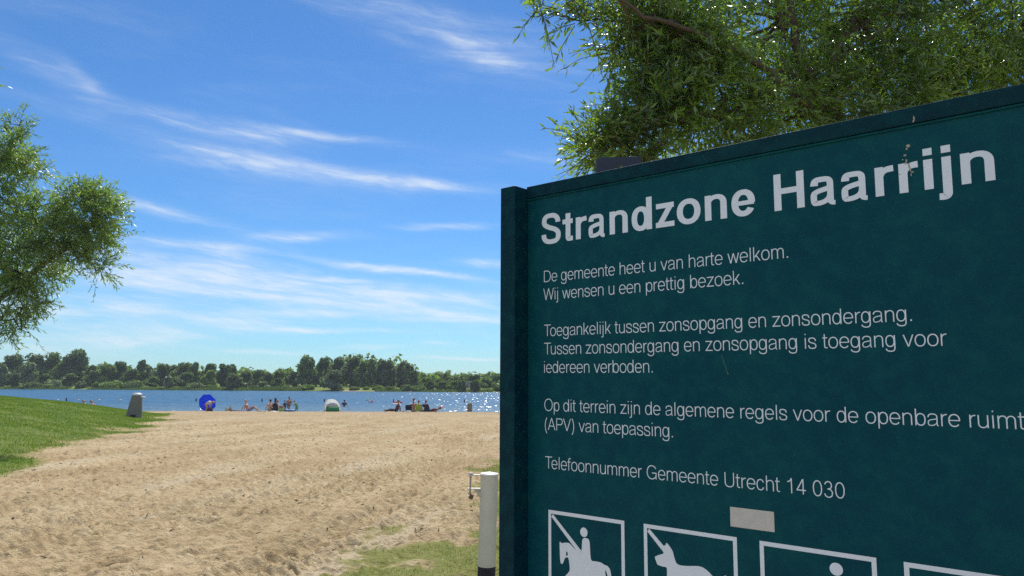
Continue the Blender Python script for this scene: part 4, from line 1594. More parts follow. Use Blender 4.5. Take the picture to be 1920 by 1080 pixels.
# reeds and rough grass fringing the far water line
def reeds():
    rg = np.random.default_rng(9)
    n = 26000
    x = rg.uniform(-190, 60, n)
    y = shore_far(x) + rg.uniform(-1.2, 2.6, n)
    dens = fbm(x, y * 0, 9.0, 3, 3)
    k = dens > -.16
    x, y, dens = x[k], y[k], dens[k]
    n = len(x)
    z = np.maximum(ground_base(x, y), WATER_Z - .05)
    h = rg.uniform(.25, .75, n) * (1 + 1.2 * np.clip(dens, 0, .5))
    w = rg.uniform(.05, .14, n)
    th = rg.uniform(0, 6.28, n)
    b0 = np.stack([x - np.cos(th) * w, y - np.sin(th) * w, z], 1)
    b1 = np.stack([x + np.cos(th) * w, y + np.sin(th) * w, z], 1)
    t_ = np.stack([x + rg.normal(size=n) * .15, y + rg.normal(size=n) * .15, z + h], 1)
    V = np.stack([b0, b1, t_], 1).reshape(-1, 3)
    o = link('reeds', mesh_np('reeds', V, np.arange(n * 3).reshape(-1, 3)), M['leaf_mid'])
    tag(o, 'fringe of reeds along the far water line', None, None, 'stuff')


reeds()

# grey-roofed house between the dark shrubs
def house():
    Y = float(shore_far(np.array(-10.0))) + 15
    c = at(879, 724, Y)
    gz = float(ground_base(np.array([c.x]), np.array([c.y]))[0])
    root = empty('house', (c.x, c.y, gz), 'small house with a grey gabled roof between dark shrubs across the lake', 'house')
    wall = mat('house_wall', (.34, .30, .27), .9, 0, .06, 3)
    roof = mat('roof_tiles', (.13, .13, .16), .8, 0, .1, 8)
    root.scale = (.44, .44, .44)
    mb = MB()
    mb.box((0, 0, 1.2), (4.6, 5, 2.4))
    mb.build('wall', wall, root)
    mb = MB()
    b = 0
    for y in (-2.8, 2.8):
        mb.v += [Vector((-2.7, y, 2.38)), Vector((2.7, y, 2.38)), Vector((1.9, y * .55, 4.0)), Vector((-1.9, y * .55, 4.0))]
    mb.f += [(0, 1, 2, 3), (5, 4, 7, 6), (3, 2, 6, 7), (1, 5, 6, 2), (4, 0, 3, 7), (0, 4, 5, 1)]
    mb.build('roof', roof, root)
    mb = MB()
    mb.box((-.8, -2.52, 1.3), (1.0, .06, 1.1))
    mb.build('window', mat('window_glass', (.03, .04, .05), .1, 0, .02, 3), root)


house()

# bits of twig, bark and leaf lying about on the sand
def litter():
    rg = np.random.default_rng(21)
    n = 900
    r = np.sqrt(rg.uniform(5.8 ** 2, 30 ** 2, n))
    a = rg.uniform(R(-38), R(2), n)
    x, y = np.sin(a) * r, np.cos(a) * r
    k = grass_mask(x, y) < .4
    x, y = x[k], y[k]
    z = ground_zs(x, y)
    mb = MB()
    for i in range(len(x)):
        L = rg.uniform(.012, .045)
        th = rg.uniform(0, 6.28)
        d = Vector((math.cos(th) * L, math.sin(th) * L, rg.uniform(-.002, .012)))
        p = Vector((x[i], y[i], z[i] + .006))
        mb.tube([p - d, p + Vector((rg.normal() * .004, rg.normal() * .004, .004)), p + d], [.003, rg.uniform(.004, .009), .002], 4)
    o = mb.build('litter', mat('litter', (.085, .055, .03), .95, 0, .3, 3))
    tag(o, 'scattered bits of twig, bark and dead leaf on the sand', None, None, 'stuff')


litter()

# ------------------------------------------------------------------ people
DG = None


def capsule_mesh(caps, voxel, name):
    """tapered capsules fused into one continuous surface"""
    mb = MB()
    for (p, q, r1, r2) in caps:
        p, q = Vector(p), Vector(q)
        ax = q - p
        L = ax.length
        if L < 1e-5:
            ax = Vector((0, 0, 1))
            q = p + ax * 1e-3
        ax = ax.normalized()
        pts, rad = [], []
        for k in range(4):
            a = math.pi / 2 * k / 4
            pts.append(p - ax * r1 * math.cos(a))
            rad.append(max(1e-4, r1 * math.sin(a)))
        pts.append(p)
        rad.append(r1)
        pts.append(q)
        rad.append(r2)
        for k in range(1, 5):
            a = math.pi / 2 * k / 4
            pts.append(q + ax * r2 * math.sin(a))
            rad.append(max(1e-4, r2 * math.cos(a)))
        # straight frame so the rings never twist
        ref = Vector((0, 0, 1)) if abs(ax.z) < .9 else Vector((1, 0, 0))
        u = ax.cross(ref).normalized()
        v = ax.cross(u).normalized()
        mb.loft([[c + (u * math.cos(2 * math.pi * i / 12) + v * math.sin(2 * math.pi * i / 12)) * r for i in range(12)] for c, r in zip(pts, rad)])
    me0 = mb.mesh(name + '_src')
    bm = bmesh.new()
    bm.from_mesh(me0)
    bmesh.ops.recalc_face_normals(bm, faces=bm.faces)
    bm.to_mesh(me0)
    bm.free()
    tmp = bpy.data.objects.new('tmp', me0)
    COL.objects.link(tmp)
    m = tmp.modifiers.new('r', 'REMESH')
    m.mode = 'VOXEL'
    m.voxel_size = voxel
    s = tmp.modifiers.new('s', 'SMOOTH')
    s.iterations = 3
    s.factor = .5
    dg = bpy.context.evaluated_depsgraph_get()
    me = bpy.data.meshes.new_from_object(tmp.evaluated_get(dg))
    me.name = name
    bpy.data.objects.remove(tmp)
    bpy.data.meshes.remove(me0)
    return me


M['skin'] = mat('skin', (.46, .26, .18), .55, 0, .06, 9)
M['skin_tan'] = mat('skin_tan', (.36, .19, .12), .55, 0, .06, 9)
M['skin_pale'] = mat('skin_pale', (.56, .35, .26), .55, 0, .06, 9)
M['hair_dark'] = mat('hair_dark', (.018, .013, .012), .6, 0, .2, 60)
M['hair_red'] = mat('hair_red', (.20, .075, .035), .6, 0, .2, 60)
M['hair_blond'] = mat('hair_blond', (.42, .27, .12), .6, 0, .2, 60)


def cloth(name, c):
    if name not in M:
        M[name] = mat(name, c, .85, 0, .12, 20)
    return M[name]


def person(loc, label, J, skin, hair, clothes, rz=0.0, s=1.0, group='people on the beach', hair_long=False, z_off=0.0):
    """J: joints in metres for an adult of 1.72 m; every key given in the pose's own axes (x right, y away, z up)"""
    root = empty('person', Vector(loc) + Vector((0, 0, z_off)), label, 'person', group, rz)
    V = lambda k: Vector(J[k]) * s
    P, C, N, H = V('pelvis'), V('chest'), V('neck'), V('head')
    side = Vector(J.get('side', (1, 0, 0))).normalized()
    up = (H - N).normalized()
    face = Vector(J.get('face', (0, -1, 0))).normalized()
    caps = []
    a = lambda p, q, r1, r2: caps.append((p, q, r1 * s, r2 * s))
    sh, hp = .165 * s, .085 * s
    a(P - side * .06 * s, P + side * .06 * s, .125, .125)
    a(P, P.lerp(C, .5), .13, .12)
    a(P.lerp(C, .5), C, .12, .135)
    a(C - side * .06 * s, C + side * .06 * s, .13, .13)
    up_t = (N - C).normalized()
    S_ = {}
    for sg, nm in ((-1, 'l'), (1, 'r')):
        S_[nm] = C + side * sg * sh + up_t * .09 * s
        a(C + side * sg * .07 * s, S_[nm], .10, .065)
        E, W_ = V('elb_' + nm), V('hand_' + nm)
        a(S_[nm], E, .052, .040)
        a(E, W_, .040, .027)
        d = (W_ - E).normalized()
        wv = d.cross(face)
        wv = wv.normalized() if wv.length > .1 else side.copy()
        pal = W_ + d * .05 * s
        a(W_, pal + wv * .018 * s, .024, .020)
        a(W_, pal - wv * .018 * s, .024, .020)
        curl = wv.cross(d).normalized()
        for fi, (off, ln) in enumerate(((-.030, .062), (-.010, .074), (.010, .070), (.030, .055))):
            b0 = pal + wv * off * s + d * .02 * s
            mid = b0 + (d * .8 + curl * .25 + wv * off * 3).normalized() * ln * .55 * s
            a(b0, mid, .0095, .009)
            a(mid, mid + (d * .6 + curl * .6).normalized() * ln * .45 * s, .009, .0075)
        a(W_ + d * .02 * s, W_ + d * .055 * s + wv * .045 * s * (1 if nm == 'l' else -1) + curl * .01 * s, .011, .009)
        hip = P + side * sg * hp
        K, A_, T = V('knee_' + nm), V('ank_' + nm), V('toe_' + nm)
        a(hip, K, .092, .058)
        a(K, K.lerp(A_, .35), .056, .058)
        a(K.lerp(A_, .35), A_, .058, .036)
        a(A_, T, .038, .026)
        heel = A_ - (T - A_).normalized() * .03 * s
        a(A_, heel, .036, .034)
    a(C, N, .11, .058)
    a(N, H, .055, .055)
    hc = H + up * .02 * s
    a(hc + up * .035 * s, hc - up * .02 * s + face * .012 * s, .088, .078)
    a(hc - up * .075 * s + face * .045 * s, hc - up * .05 * s + face * .02 * s, .042, .055)
    a(hc + face * .088 * s + up * .012 * s, hc + face * .100 * s - up * .018 * s, .012, .016)
    a(hc + face * .080 * s - up * .058 * s - side * .015 * s, hc + face * .080 * s - up * .058 * s + side * .015 * s, .010, .010)
    hs = up.cross(face).normalized()
    for sg in (-1, 1):
        a(hc + hs * sg * .085 * s + up * .01 * s, hc + hs * sg * .088 * s - up * .025 * s, .014, .010)
        a(hc + face * .078 * s + hs * sg * .03 * s + up * .022 * s, hc + face * .078 * s + hs * sg * .045 * s + up * .020 * s, .011, .010)
    body = capsule_mesh(caps, .0125 * max(s, .72), 'body')
    bo = link('body', body, skin, root, True)
    # hair: a cap over the crown and back of the head
    hcaps = [(hc + up * .050 * s - face * .012 * s, hc + up * .01 * s - face * .035 * s, .088 * s, .082 * s)]
    if hair_long:
        hcaps += [(hc - face * .06 * s, hc - up * .16 * s - face * .07 * s, .07 * s, .05 * s)]
    if hair_long == 'bun':
        hcaps += [(hc + up * .12 * s - face * .03 * s, hc + up * .13 * s - face * .03 * s, .05 * s, .045 * s)]
    link('hair', capsule_mesh(hcaps, .016 * s, 'hair'), hair, root, True)
    for nm, kind, m in clothes:
        cc = []
        g = .014 * s
        if kind in ('shorts', 'trunks'):
            cc += [(P - side * .06 * s, P + side * .06 * s, .125 * s + g, .125 * s + g), (P, P.lerp(C, .12), .13 * s + g, .125 * s + g)]
            f = .72 if kind == 'shorts' else .25
            for n2, sg in (('l', -1), ('r', 1)):
                hip = P + side * sg * hp
                cc.append((hip, hip.lerp(V('knee_' + n2), f), .095 * s + g, .078 * s + g * 1.4))
        elif kind in ('top', 'shirt', 'swimsuit'):
            cc += [(P.lerp(C, .3 if kind != 'swimsuit' else 0), C + (C - P) * .02, .125 * s + g, .135 * s + g), (C - side * .06 * s, C + side * .06 * s, .13 * s + g, .13 * s + g)]
            if kind == 'swimsuit':
                cc += [(P - side * .06 * s, P + side * .06 * s, .125 * s + g, .125 * s + g)]
            if kind == 'shirt':
                for n2, sg in (('l', -1), ('r', 1)):
                    cc.append((C + side * sg * .07 * s, S_[n2], .10 * s + g, .065 * s + g))
                    cc.append((S_[n2], S_[n2].lerp(V('elb_' + n2), .6), .052 * s + g, .05 * s + g))
        elif kind == 'trousers':
            cc += [(P - side * .06 * s, P + side * .06 * s, .125 * s + g, .125 * s + g)]
            for n2, sg in (('l', -1), ('r', 1)):
                hip = P + side * sg * hp
                K, A_ = V('knee_' + n2), V('ank_' + n2)
                cc += [(hip, K, .092 * s + g, .060 * s + g), (K, K.lerp(A_, .92), .060 * s + g, .045 * s + g)]
        link(nm, capsule_mesh(cc, .018 * s, nm), m, root, True)
    return root


STAND = dict(pelvis=(0, 0, .94), chest=(0, .01, 1.26), neck=(0, .01, 1.46), head=(0, 0, 1.58), elb_l=(-.24, .02, 1.08), hand_l=(-.25, -.06, .84), elb_r=(.24, .02, 1.08), hand_r=(.25, -.06, .84),
             knee_l=(-.10, -.02, .50), ank_l=(-.11, .02, .08), toe_l=(-.12, -.13, .03), knee_r=(.10, -.02, .50), ank_r=(.11, .02, .08), toe_r=(.12, -.13, .03))


def pose(base, **kw):
    d = dict(base)
    d.update(kw)
    return d


# sitting on the ground, seen from behind, knees drawn up towards the lake
SITB = dict(pelvis=(0, 0, .13), chest=(0, .07, .46), neck=(0, .10, .66), head=(0, .12, .78), face=(0, 1, 0), elb_l=(-.27, .16, .34), hand_l=(-.22, .36, .42), elb_r=(.27, .16, .34), hand_r=(.22, .36, .42),
            knee_l=(-.17, .43, .46), ank_l=(-.14, .62, .08), toe_l=(-.15, .78, .03), knee_r=(.17, .43, .46), ank_r=(.14, .62, .08), toe_r=(.15, .78, .03))
# leaning back on the arms, feet to the right of the picture
LEAN = dict(pelvis=(0, 0, .13), chest=(-.17, 0, .43), neck=(-.24, 0, .63), head=(-.24, 0, .75), face=(1, 0, 0), side=(0, 1, 0), elb_l=(-.38, -.22, .30), hand_l=(-.44, -.24, .05), elb_r=(-.36, .22, .30), hand_r=(-.42, .24, .05),
            knee_l=(.42, -.12, .40), ank_l=(.72, -.12, .07), toe_l=(.88, -.13, .05), knee_r=(.40, .12, .34), ank_r=(.74, .12, .07), toe_r=(.90, .13, .05))
LIE = dict(pelvis=(0, 0, .13), chest=(.32, 0, .20), neck=(.52, 0, .27), head=(.63, 0, .34), face=(-.5, 0, .85), side=(0, 1, 0), elb_l=(.30, -.30, .10), hand_l=(.52, -.20, .20), elb_r=(.30, .30, .10), hand_r=(.52, .20, .20),
           knee_l=(-.42, -.10, .16), ank_l=(-.84, -.11, .08), toe_l=(-.92, -.11, .20), knee_r=(-.42, .10, .13), ank_r=(-.84, .12, .08), toe_r=(-.92, .13, .20))


def beach(px, Y=59.0):
    Y -= 2.6                                  # just over the brow of the beach
    x = at(px, 770, Y).x
    return Vector((x, Y, ground_z(x, Y)))


def wade(px, Y=74.5):
    x = at(px, 760, Y).x
    return Vector((x, Y, float(ground_base(np.array([x]), np.array([Y]))[0])))


def people():
    # man reclining on his arms
    person(beach(466), 'bare-chested man leaning back on his hands in lilac patterned shorts on the sand', pose(LEAN), M['skin'], M['hair_blond'], [('shorts', 'shorts', cloth('lilac_cloth', (.30, .24, .36)))])
    # bending in front of the parasol
    person(beach(389, 58.4), 'person in pale top bending over a bag in front of the blue parasol',
           pose(STAND, pelvis=(-.10, 0, .62), chest=(.14, 0, .78), neck=(.32, 0, .80), head=(.44, 0, .80), face=(.6, 0, -.8), side=(0, -1, 0), elb_l=(.22, .15, .52), hand_l=(.22, .14, .30), elb_r=(.24, -.15, .52), hand_r=(.26, -.14, .30),
                knee_l=(-.06, .09, .34), ank_l=(-.12, .09, .07), toe_l=(.03, .09, .03), knee_r=(-.02, -.09, .34), ank_r=(-.12, -.10, .07), toe_r=(.03, -.10, .03)),
           M['skin'], M['hair_blond'], [('top', 'shirt', cloth('pale_cloth', (.50, .46, .50)))], s=.86)
    # seated trio
    person(beach(505.5), 'bare-backed man sitting at the left of the seated trio on white towels', pose(SITB, elb_l=(-.28, .02, .32), hand_l=(-.27, -.12, .06)), M['skin'], M['hair_dark'], [('trunks', 'trunks', cloth('sand_cloth', (.36, .27, .17)))])
    person(beach(515, 58.7), 'woman with dark hair up sitting in a black top in the middle of the trio', pose(SITB, elb_r=(.28, .03, .30), hand_r=(.28, -.06, .06)), M['skin_pale'], M['hair_dark'], [('black_top', 'swimsuit', cloth('black_cloth', (.010, .011, .022))), ('black_bottoms', 'shorts', cloth('black_cloth', (.010, .011, .022)))], hair_long='bun', s=1.06)
    person(beach(520.5, 59.2), 'red-haired person sitting sideways in grey shorts beside the woman in black', pose(LEAN, pelvis=(.0, 0, .13), chest=(-.06, 0, .45), neck=(-.07, 0, .65), head=(-.05, 0, .77), elb_l=(.10, -.22, .40), hand_l=(.30, -.16, .42), elb_r=(.10, .22, .40), hand_r=(.30, .16, .42)), M['skin_tan'], M['hair_red'], [('shorts', 'shorts', cloth('greygreen_cloth', (.10, .13, .12)))], s=.92)
    # bathers at the water's edge
    person(wade(534), 'child in dark swimwear standing in the shallows facing the lake', pose(STAND, face=(.4, .9, 0), hand_r=(.30, .05, .86), elb_r=(.27, .05, 1.1)), M['skin_tan'], M['hair_dark'], [('swimsuit', 'swimsuit', cloth('navy_cloth', (.03, .03, .07))), ('shorts', 'shorts', cloth('navy_cloth', (.03, .03, .07)))], s=.77)
    person(wade(541.5), 'slim woman standing in the shallows carrying a small child on her arm', pose(STAND, face=(-.3, -.9, 0), elb_r=(.27, -.06, 1.14), hand_r=(.16, -.22, 1.18), elb_l=(-.22, -.06, 1.12), hand_l=(.02, -.22, 1.10), knee_l=(-.04, -.02, .50), ank_l=(-.02, .02, .08), toe_l=(-.02, -.13, .03), knee_r=(.06, -.02, .5), ank_r=(.03, .02, .08), toe_r=(.03, -.13, .03)), M['skin_tan'], M['hair_dark'], [('bikini_bottom', 'trunks', cloth('rose_cloth', (.30, .12, .12)))], hair_long=True, s=.98)
    w = wade(546.3)
    person((w.x, w.y - .10, w.z + .78), 'toddler with dark hair held up on the arm of the standing woman', pose(STAND, pelvis=(0, 0, .62), chest=(0, 0, .90), neck=(0, 0, 1.08), head=(0, 0, 1.2), face=(-.6, -.8, 0), elb_l=(-.26, -.06, .86), hand_l=(-.36, -.1, 1.02), elb_r=(.22, -.08, .80), hand_r=(.10, -.22, .86), knee_l=(-.22, -.18, .46), ank_l=(-.2, -.1, .12), toe_l=(-.2, -.2, .02), knee_r=(.14, -.2, .44), ank_r=(.1, -.12, .1), toe_r=(.1, -.22, .02)), M['skin'], M['hair_dark'], [('trunks', 'trunks', cloth('rose_cloth', (.30, .12, .12)))], s=.50)
    person(wade(556.5), 'child in green swimwear stooping at the water edge, right of the woman', pose(STAND, chest=(-.09, 0, 1.22), neck=(-.20, 0, 1.38), head=(-.30, 0, 1.46), face=(-.8, -.2, -.4), elb_l=(-.26, -.14, 1.10), hand_l=(-.46, -.18, 1.04), elb_r=(-.14, .18, 1.05), hand_r=(-.36, .16, .98), side=(.25, 1, 0)), M['skin'], M['hair_dark'], [('swimsuit', 'swimsuit', cloth('green_cloth', (.14, .30, .12))), ('shorts', 'shorts', cloth('green_cloth', (.14, .30, .12)))], s=.80)
    # swimmer
    sx = at(645.5, 762, 86).x
    person((sx, 86, WATER_Z - .95), 'swimmer in a dark purple shirt standing waist deep right of the white tent', pose(STAND, face=(.2, .9, 0), elb_l=(-.32, 0, 1.12), hand_l=(-.44, -.05, .98), elb_r=(.32, 0, 1.12), hand_r=(.46, -.05, .98)), M['skin_tan'], M['hair_dark'], [('shirt', 'shirt', cloth('plum_cloth', (.06, .022, .06)))], s=1.0, group='people in the lake')
    # right hand group
    person(beach(743, 58.8), 'dark-clad woman half sitting with her legs stretched to the left', pose(LEAN, side=(0, -1, 0), face=(-1, 0, 0), chest=(.12, 0, .42), neck=(.16, 0, .62), head=(.14, 0, .74), pelvis=(0, 0, .13), elb_l=(.26, .22, .30), hand_l=(.30, .24, .05), elb_r=(.26, -.22, .30), hand_r=(.30, -.24, .05), knee_l=(-.42, .1, .20), ank_l=(-.80, .1, .08), toe_l=(-.90, .1, .18), knee_r=(-.42, -.1, .16), ank_r=(-.82, -.1, .08), toe_r=(-.92, -.1, .18)), M['skin_tan'], M['hair_dark'], [('shirt', 'shirt', cloth('maroon_cloth', (.10, .025, .04))), ('trousers', 'trousers', cloth('dark_cloth', (.035, .025, .035)))])
    person(beach(775, 59.6), 'tanned man sitting upright on the sand right of the black beach chair', pose(SITB, chest=(.0, .02, .50), neck=(.0, .04, .72), head=(.02, .05, .86), face=(.5, .8, 0)), M['skin_tan'], M['hair_red'], [('trunks', 'trunks', cloth('sand_cloth', (.36, .27, .17)))], s=1.06)
    person(beach(785, 59.0), 'ginger-haired person in the lime green beach chair, only the head showing', pose(SITB, pelvis=(0, 0, .22), chest=(0, -.06, .54), neck=(0, -.06, .74), head=(0, -.05, .86), knee_l=(-.17, .40, .40), knee_r=(.17, .40, .40)), M['skin'], M['hair_red'], [('shirt', 'shirt', cloth('lime_cloth', (.30, .40, .06)))], s=.88)
    person(beach(798.5, 59.0), 'person with pinkish shoulders lying back in the dark beach chair', pose(SITB, pelvis=(0, .05, .20), chest=(-.04, -.08, .48), neck=(-.03, -.12, .68), head=(.0, -.13, .80), elb_l=(-.36, -.05, .40), hand_l=(-.30, .12, .22), knee_l=(-.17, .45, .36), knee_r=(.17, .45, .36)), M['skin'], M['hair_red'], [('shirt', 'shirt', cloth('plum_cloth', (.06, .022, .06)))], s=.92)
    person(beach(808, 58.6), 'person in dark clothes lying flat between the dark chair and the pink sunbed', pose(LIE), M['skin_tan'], M['hair_dark'], [('shirt', 'shirt', cloth('maroon_cloth', (.10, .025, .04))), ('trousers', 'trousers', cloth('navy_cloth', (.03, .03, .07)))])
    # two lying on the far side of the grassy mound
    for px, lab, rz in ((167, 'sunbather with head raised behind the grassy mound, left of the pair', 0.0), (182.5, 'sunbather behind the grassy mound, right of the pair and nearest the bin', 0.15)):
        Y = 58.0
        x = at(px, 765, Y).x
        person((x, Y, ground_z(x, Y) + .05), lab, pose(LIE, chest=(.26, 0, .36), neck=(.40, 0, .54), head=(.44, 0, .66), face=(-.9, 0, .2), elb_l=(.40, -.26, .12), elb_r=(.40, .26, .12), hand_l=(.18, -.28, .06), hand_r=(.18, .28, .06)), M['skin'], M['hair_red'], [('swimsuit', 'swimsuit', cloth('rose_cloth', (.30, .12, .12)))], rz=math.pi + rz)


people()

# ------------------------------------------------------------------ things on the beach and in the water
def parasol():
    c = at(389, 755.5, 56.8)
    g = ground_z(c.x, c.y)
    root = empty('parasol', (c.x, c.y, g), 'bright blue beach parasol lying on its side behind the bending person', 'parasol')
    blue = leaf_mat('parasol_cloth', (.002, .085, .70), (.004, .10, .75), .45, .6, (1.2, 1.2, 1.1), 3, .3, 0)
    r = .66
    hub = Vector((0, 0, r * .97))
    ax = Vector((.10, 1, .18)).normalized()
    u = ax.cross(Vector((0, 0, 1))).normalized()
    v = u.cross(ax).normalized()
    mb = MB()
    n = 8
    rings = []
    for k, (rr, dd) in enumerate(((.02, .24), (.25, .225), (.5, .17), (.78, .08), (1.0, -.03))):
        ring_ = []
        for i in range(n * 4):
            a = 2 * math.pi * (i / (n * 4)) + R(22.5)
            f = (i % 4) / 4
            sc = math.cos(math.pi / n) / math.cos((f - .5) * 2 * math.pi / n)
            sag = .03 * math.sin(math.pi * f) * rr
            ring_.append(hub + (u * math.cos(a) + v * math.sin(a)) * r * rr * (sc / math.cos(math.pi / n) * .97) + ax * (r * dd - sag * r))
        rings.append(ring_)
    mb.loft(rings, False)
    o = mb.build('canopy', blue, root)
    sm = o.modifiers.new('thick', 'SOLIDIFY')
    sm.thickness = .003
    steel = mat('parasol_steel', (.5, .5, .52), .35, .8, .05, 20)
    mb = MB()
    mb.tube([hub + ax * .20, hub - ax * 1.05 - Vector((0, 0, .28))], .011, 8)
    mb.build('pole', steel, root)
    for i in range(n):
        a = 2 * math.pi * i / n + R(22.5)
        d = u * math.cos(a) + v * math.sin(a)
        mb = MB()
        mb.tube([hub + ax * .125 + d * .03, hub + d * r * .5 + ax * (r * .155), hub + d * r * .95 - ax * .01], .004, 5)
        mb.build('rib', steel, root)


def tent():
    p = beach(623.5, 59.4)
    root = empty('beach_tent', p, 'white dome beach tent with green front flap beside the water', 'tent')
    s = 59.4 / F
    white = leaf_mat('tent_cloth', (.86, .87, .86), (.90, .90, .89), .5, .7, (1, 1, 1), 2, .3, 0)
    green = mat('tent_green', (.012, .19, .075), .7, 0, .06, 6)
    grey = mat('tent_window', (.36, .37, .42), .5, 0, .06, 8)
    # half shell: closed at the left and back, mouth at the right front
    mb = MB()
    nu, nv = 26, 12
    rings = []
    for j in range(nv + 1):
        ph = math.pi / 2 * j / nv
        ring_ = []
        for i in range(nu + 1):
            th = R(-8) - R(212) * i / nu            # from right-front round the back to front-left
            rx, ry, rz_ = 15.0 * s, 13 * s, 21.8 * s
            z = rz_ * math.sin(ph) ** .9
            x = rx * math.cos(ph) ** .8 * math.cos(-th) - 2.6 * s * math.sin(ph)
            y = ry * math.cos(ph) ** .8 * math.sin(-th)
            ring_.append(Vector((x, y, z)))
        rings.append(ring_)
    for r_ in rings:
        mb.v.extend(r_)
    for j in range(nv):
        for i in range(nu):
            a = j * (nu + 1) + i
            mb.f.append((a, a + 1, a + nu + 2, a + nu + 1))
    o = mb.build('canopy', white, root, True)
    md = o.modifiers.new('thick', 'SOLIDIFY')
    md.thickness = .006
    # front: green apron below, grey mesh window above with an arched top
    def panel(z0, z1, x0, x1, y, m, nm, arch=False):
        q = MB()
        n = 16
        for i in range(n + 1):
            t = i / n
            x = x0 + (x1 - x0) * t
            top = z1 if not arch else z0 + (z1 - z0) * (max(0.0, 1 - abs(2 * t - 1.0 + .12) ** 2.2)) ** .62
            yy = y - 1.8 * s * math.sin(math.pi * t)
            q.v += [Vector((x, yy, z0)), Vector((x, yy + 2.2 * s * (top - z0) / (9 * s), max(top, z0 + .01)))]
        for i in range(n):
            q.f.append((2 * i, 2 * i + 2, 2 * i + 3, 2 * i + 1))
        o2 = q.build(nm, m, root, True)
        mm = o2.modifiers.new('thick', 'SOLIDIFY')
        mm.thickness = .008
    panel(0, 9.0 * s, -9.2 * s, 14.2 * s, -11.2 * s, green, 'front_flap')
    panel(9.05 * s, 16.2 * s, -8.0 * s, 14.0 * s, -10.6 * s, grey, 'mesh_window', True)
    mb = MB()
    mb.tube([Vector((-9.0 * s + 23 * s * t, -9.6 * s - 1.6 * s * math.sin(math.pi * t), 7 * s + 9.4 * s * (max(0.0, 1 - abs(2 * t - .86) ** 2.2)) ** .62 if t < .93 else 7 * s + 9.4 * s * (max(0.0, 1 - abs(2 * t - .86) ** 2.2)) ** .62)) for t in np.linspace(.0, .925, 16)], .012, 6)
    mb.build('pole_sleeve', white, root)


def chair(px, label, m, head=True, wd=.50, ht=.50, tilt=-12, Y=58.6, roundtop=False):
    p = beach(px, Y)
    root = empty('beach_chair', p, label, 'chair', 'low beach chairs by the water')
    steel = M.setdefault('chair_steel', mat('chair_steel', (.45, .46, .48), .4, .7, .05, 20))
    mb = MB()
    n = 10
    pr = []
    for i in range(n + 1):
        a = math.pi * i / n
        rt = wd / 2 if roundtop else .10
        cx_ = (wd / 2 - rt) * (1 if i < n / 2 else -1)
        pr.append((cx_ + rt * math.cos(a), ht - (rt if not roundtop else rt * 1.2) + (rt if not roundtop else rt * 1.2) * math.sin(a)))
    pr = [(wd / 2 * .86, .12)] + pr + [(-wd / 2 * .86, .12)]
    k = len(pr)
    ty = math.tan(R(tilt))
    for off in (-.012, .012):
        for (x, z) in pr:
            mb.v.append(Vector((x, z * ty + off + .08 * (1 - (2 * x / wd) ** 2) * -.4, z)))
    mb.f.append(tuple(range(k)))
    mb.f.append(tuple(range(k, 2 * k))[::-1])
    for i in range(k):
        j = (i + 1) % k
        mb.f.append((i, k + i, k + j, j))
    mb.build('backrest', m, root)
    mb = MB()
    mb.box((0, .22, .16), (wd * .9, .46, .03))
    mb.build('seat', m, root, bevel=.01)
    for sx in (-1, 1):
        for y0 in (.0, .44):
            mb = MB()
            mb.tube([(sx * wd * .47, y0, -.03), (sx * wd * .45, y0 * .9, .18)], .012, 6)
            mb.build('leg', steel, root)
        mb = MB()
        mb.tube([(sx * wd * .48, -.03, .14), (sx * wd * .5, ht * ty - .01, ht * .80)], .012, 6)
        mb.build('frame_tube', steel, root)
    return root


def towel(px, Y, L, Wd, m, label, rz=0.0, h=.025):
    p = beach(px, Y)
    o = MB()
    n = 10
    for i in range(n + 1):
        for j in range(4):
            x = -L / 2 + L * i / n
            y = -Wd / 2 + Wd * j / 3
            o.v.append(Vector((x, y, ground_z(p.x + x, p.y + y) - p.z + h + random.uniform(0, .03))))
    for i in range(n):
        for j in range(3):
            a = i * 4 + j
            o.f.append((a, a + 4, a + 5, a + 1))
    ob = o.build('beach_towel', m)
    ob.location = p
    md = ob.modifiers.new('thick', 'SOLIDIFY')
    md.thickness = .012
    tag(ob, label, 'towel')


def bag(px, Y, w, h, d, m, name, label, cat, handles=True):
    p = beach(px, Y)
    root = empty(name, p, label, cat)
    mb = MB()
    ring_ = lambda z, k: [(x * w / 2 * k, y * d / 2 * k, z) for x, y in ((-.8, -1), (.8, -1), (1, -.7), (1, .7), (.8, 1), (-.8, 1), (-1, .7), (-1, -.7))]
    mb.loft([ring_(-.02, .92), ring_(h * .4, 1.02), ring_(h * .8, .98), ring_(h, .80)])
    mb.build('bag_body', m, root, bevel=.01)
    if handles:
        for y in (-1, 1):
            mb = MB()
            mb.tube([(-w * .22, y * d * .36, h * .93), (-w * .15, y * d * .36, h * 1.3), (w * .15, y * d * .36, h * 1.3), (w * .22, y * d * .36, h * .93)], .012, 6)
            mb.build('handle', m, root)


def marker(px, label):
    Y = 102.0
    x = at(px, 755, Y).x
    root = empty('marker_buoy', (x, Y, WATER_Z), label, 'buoy', 'dark marker buoys closing off the bathing water')
    dk = M.setdefault('buoy_dark', mat('buoy_dark', (.012, .02, .05), .5))
    mb = MB()
    mb.loft([ellring(0, 0, -.2, .07, .07, 12), ellring(0, 0, .05, .10, .10, 12), ellring(0, 0, .34, .085, .085, 12), ellring(0, 0, .40, .03, .03, 12)])
    mb.build('float', dk, root, True)
    mb = MB()
    mb.tube([(0, 0, -.22), (0, 0, -.6)], .015, 6)
    mb.build('anchor_line', dk, root)


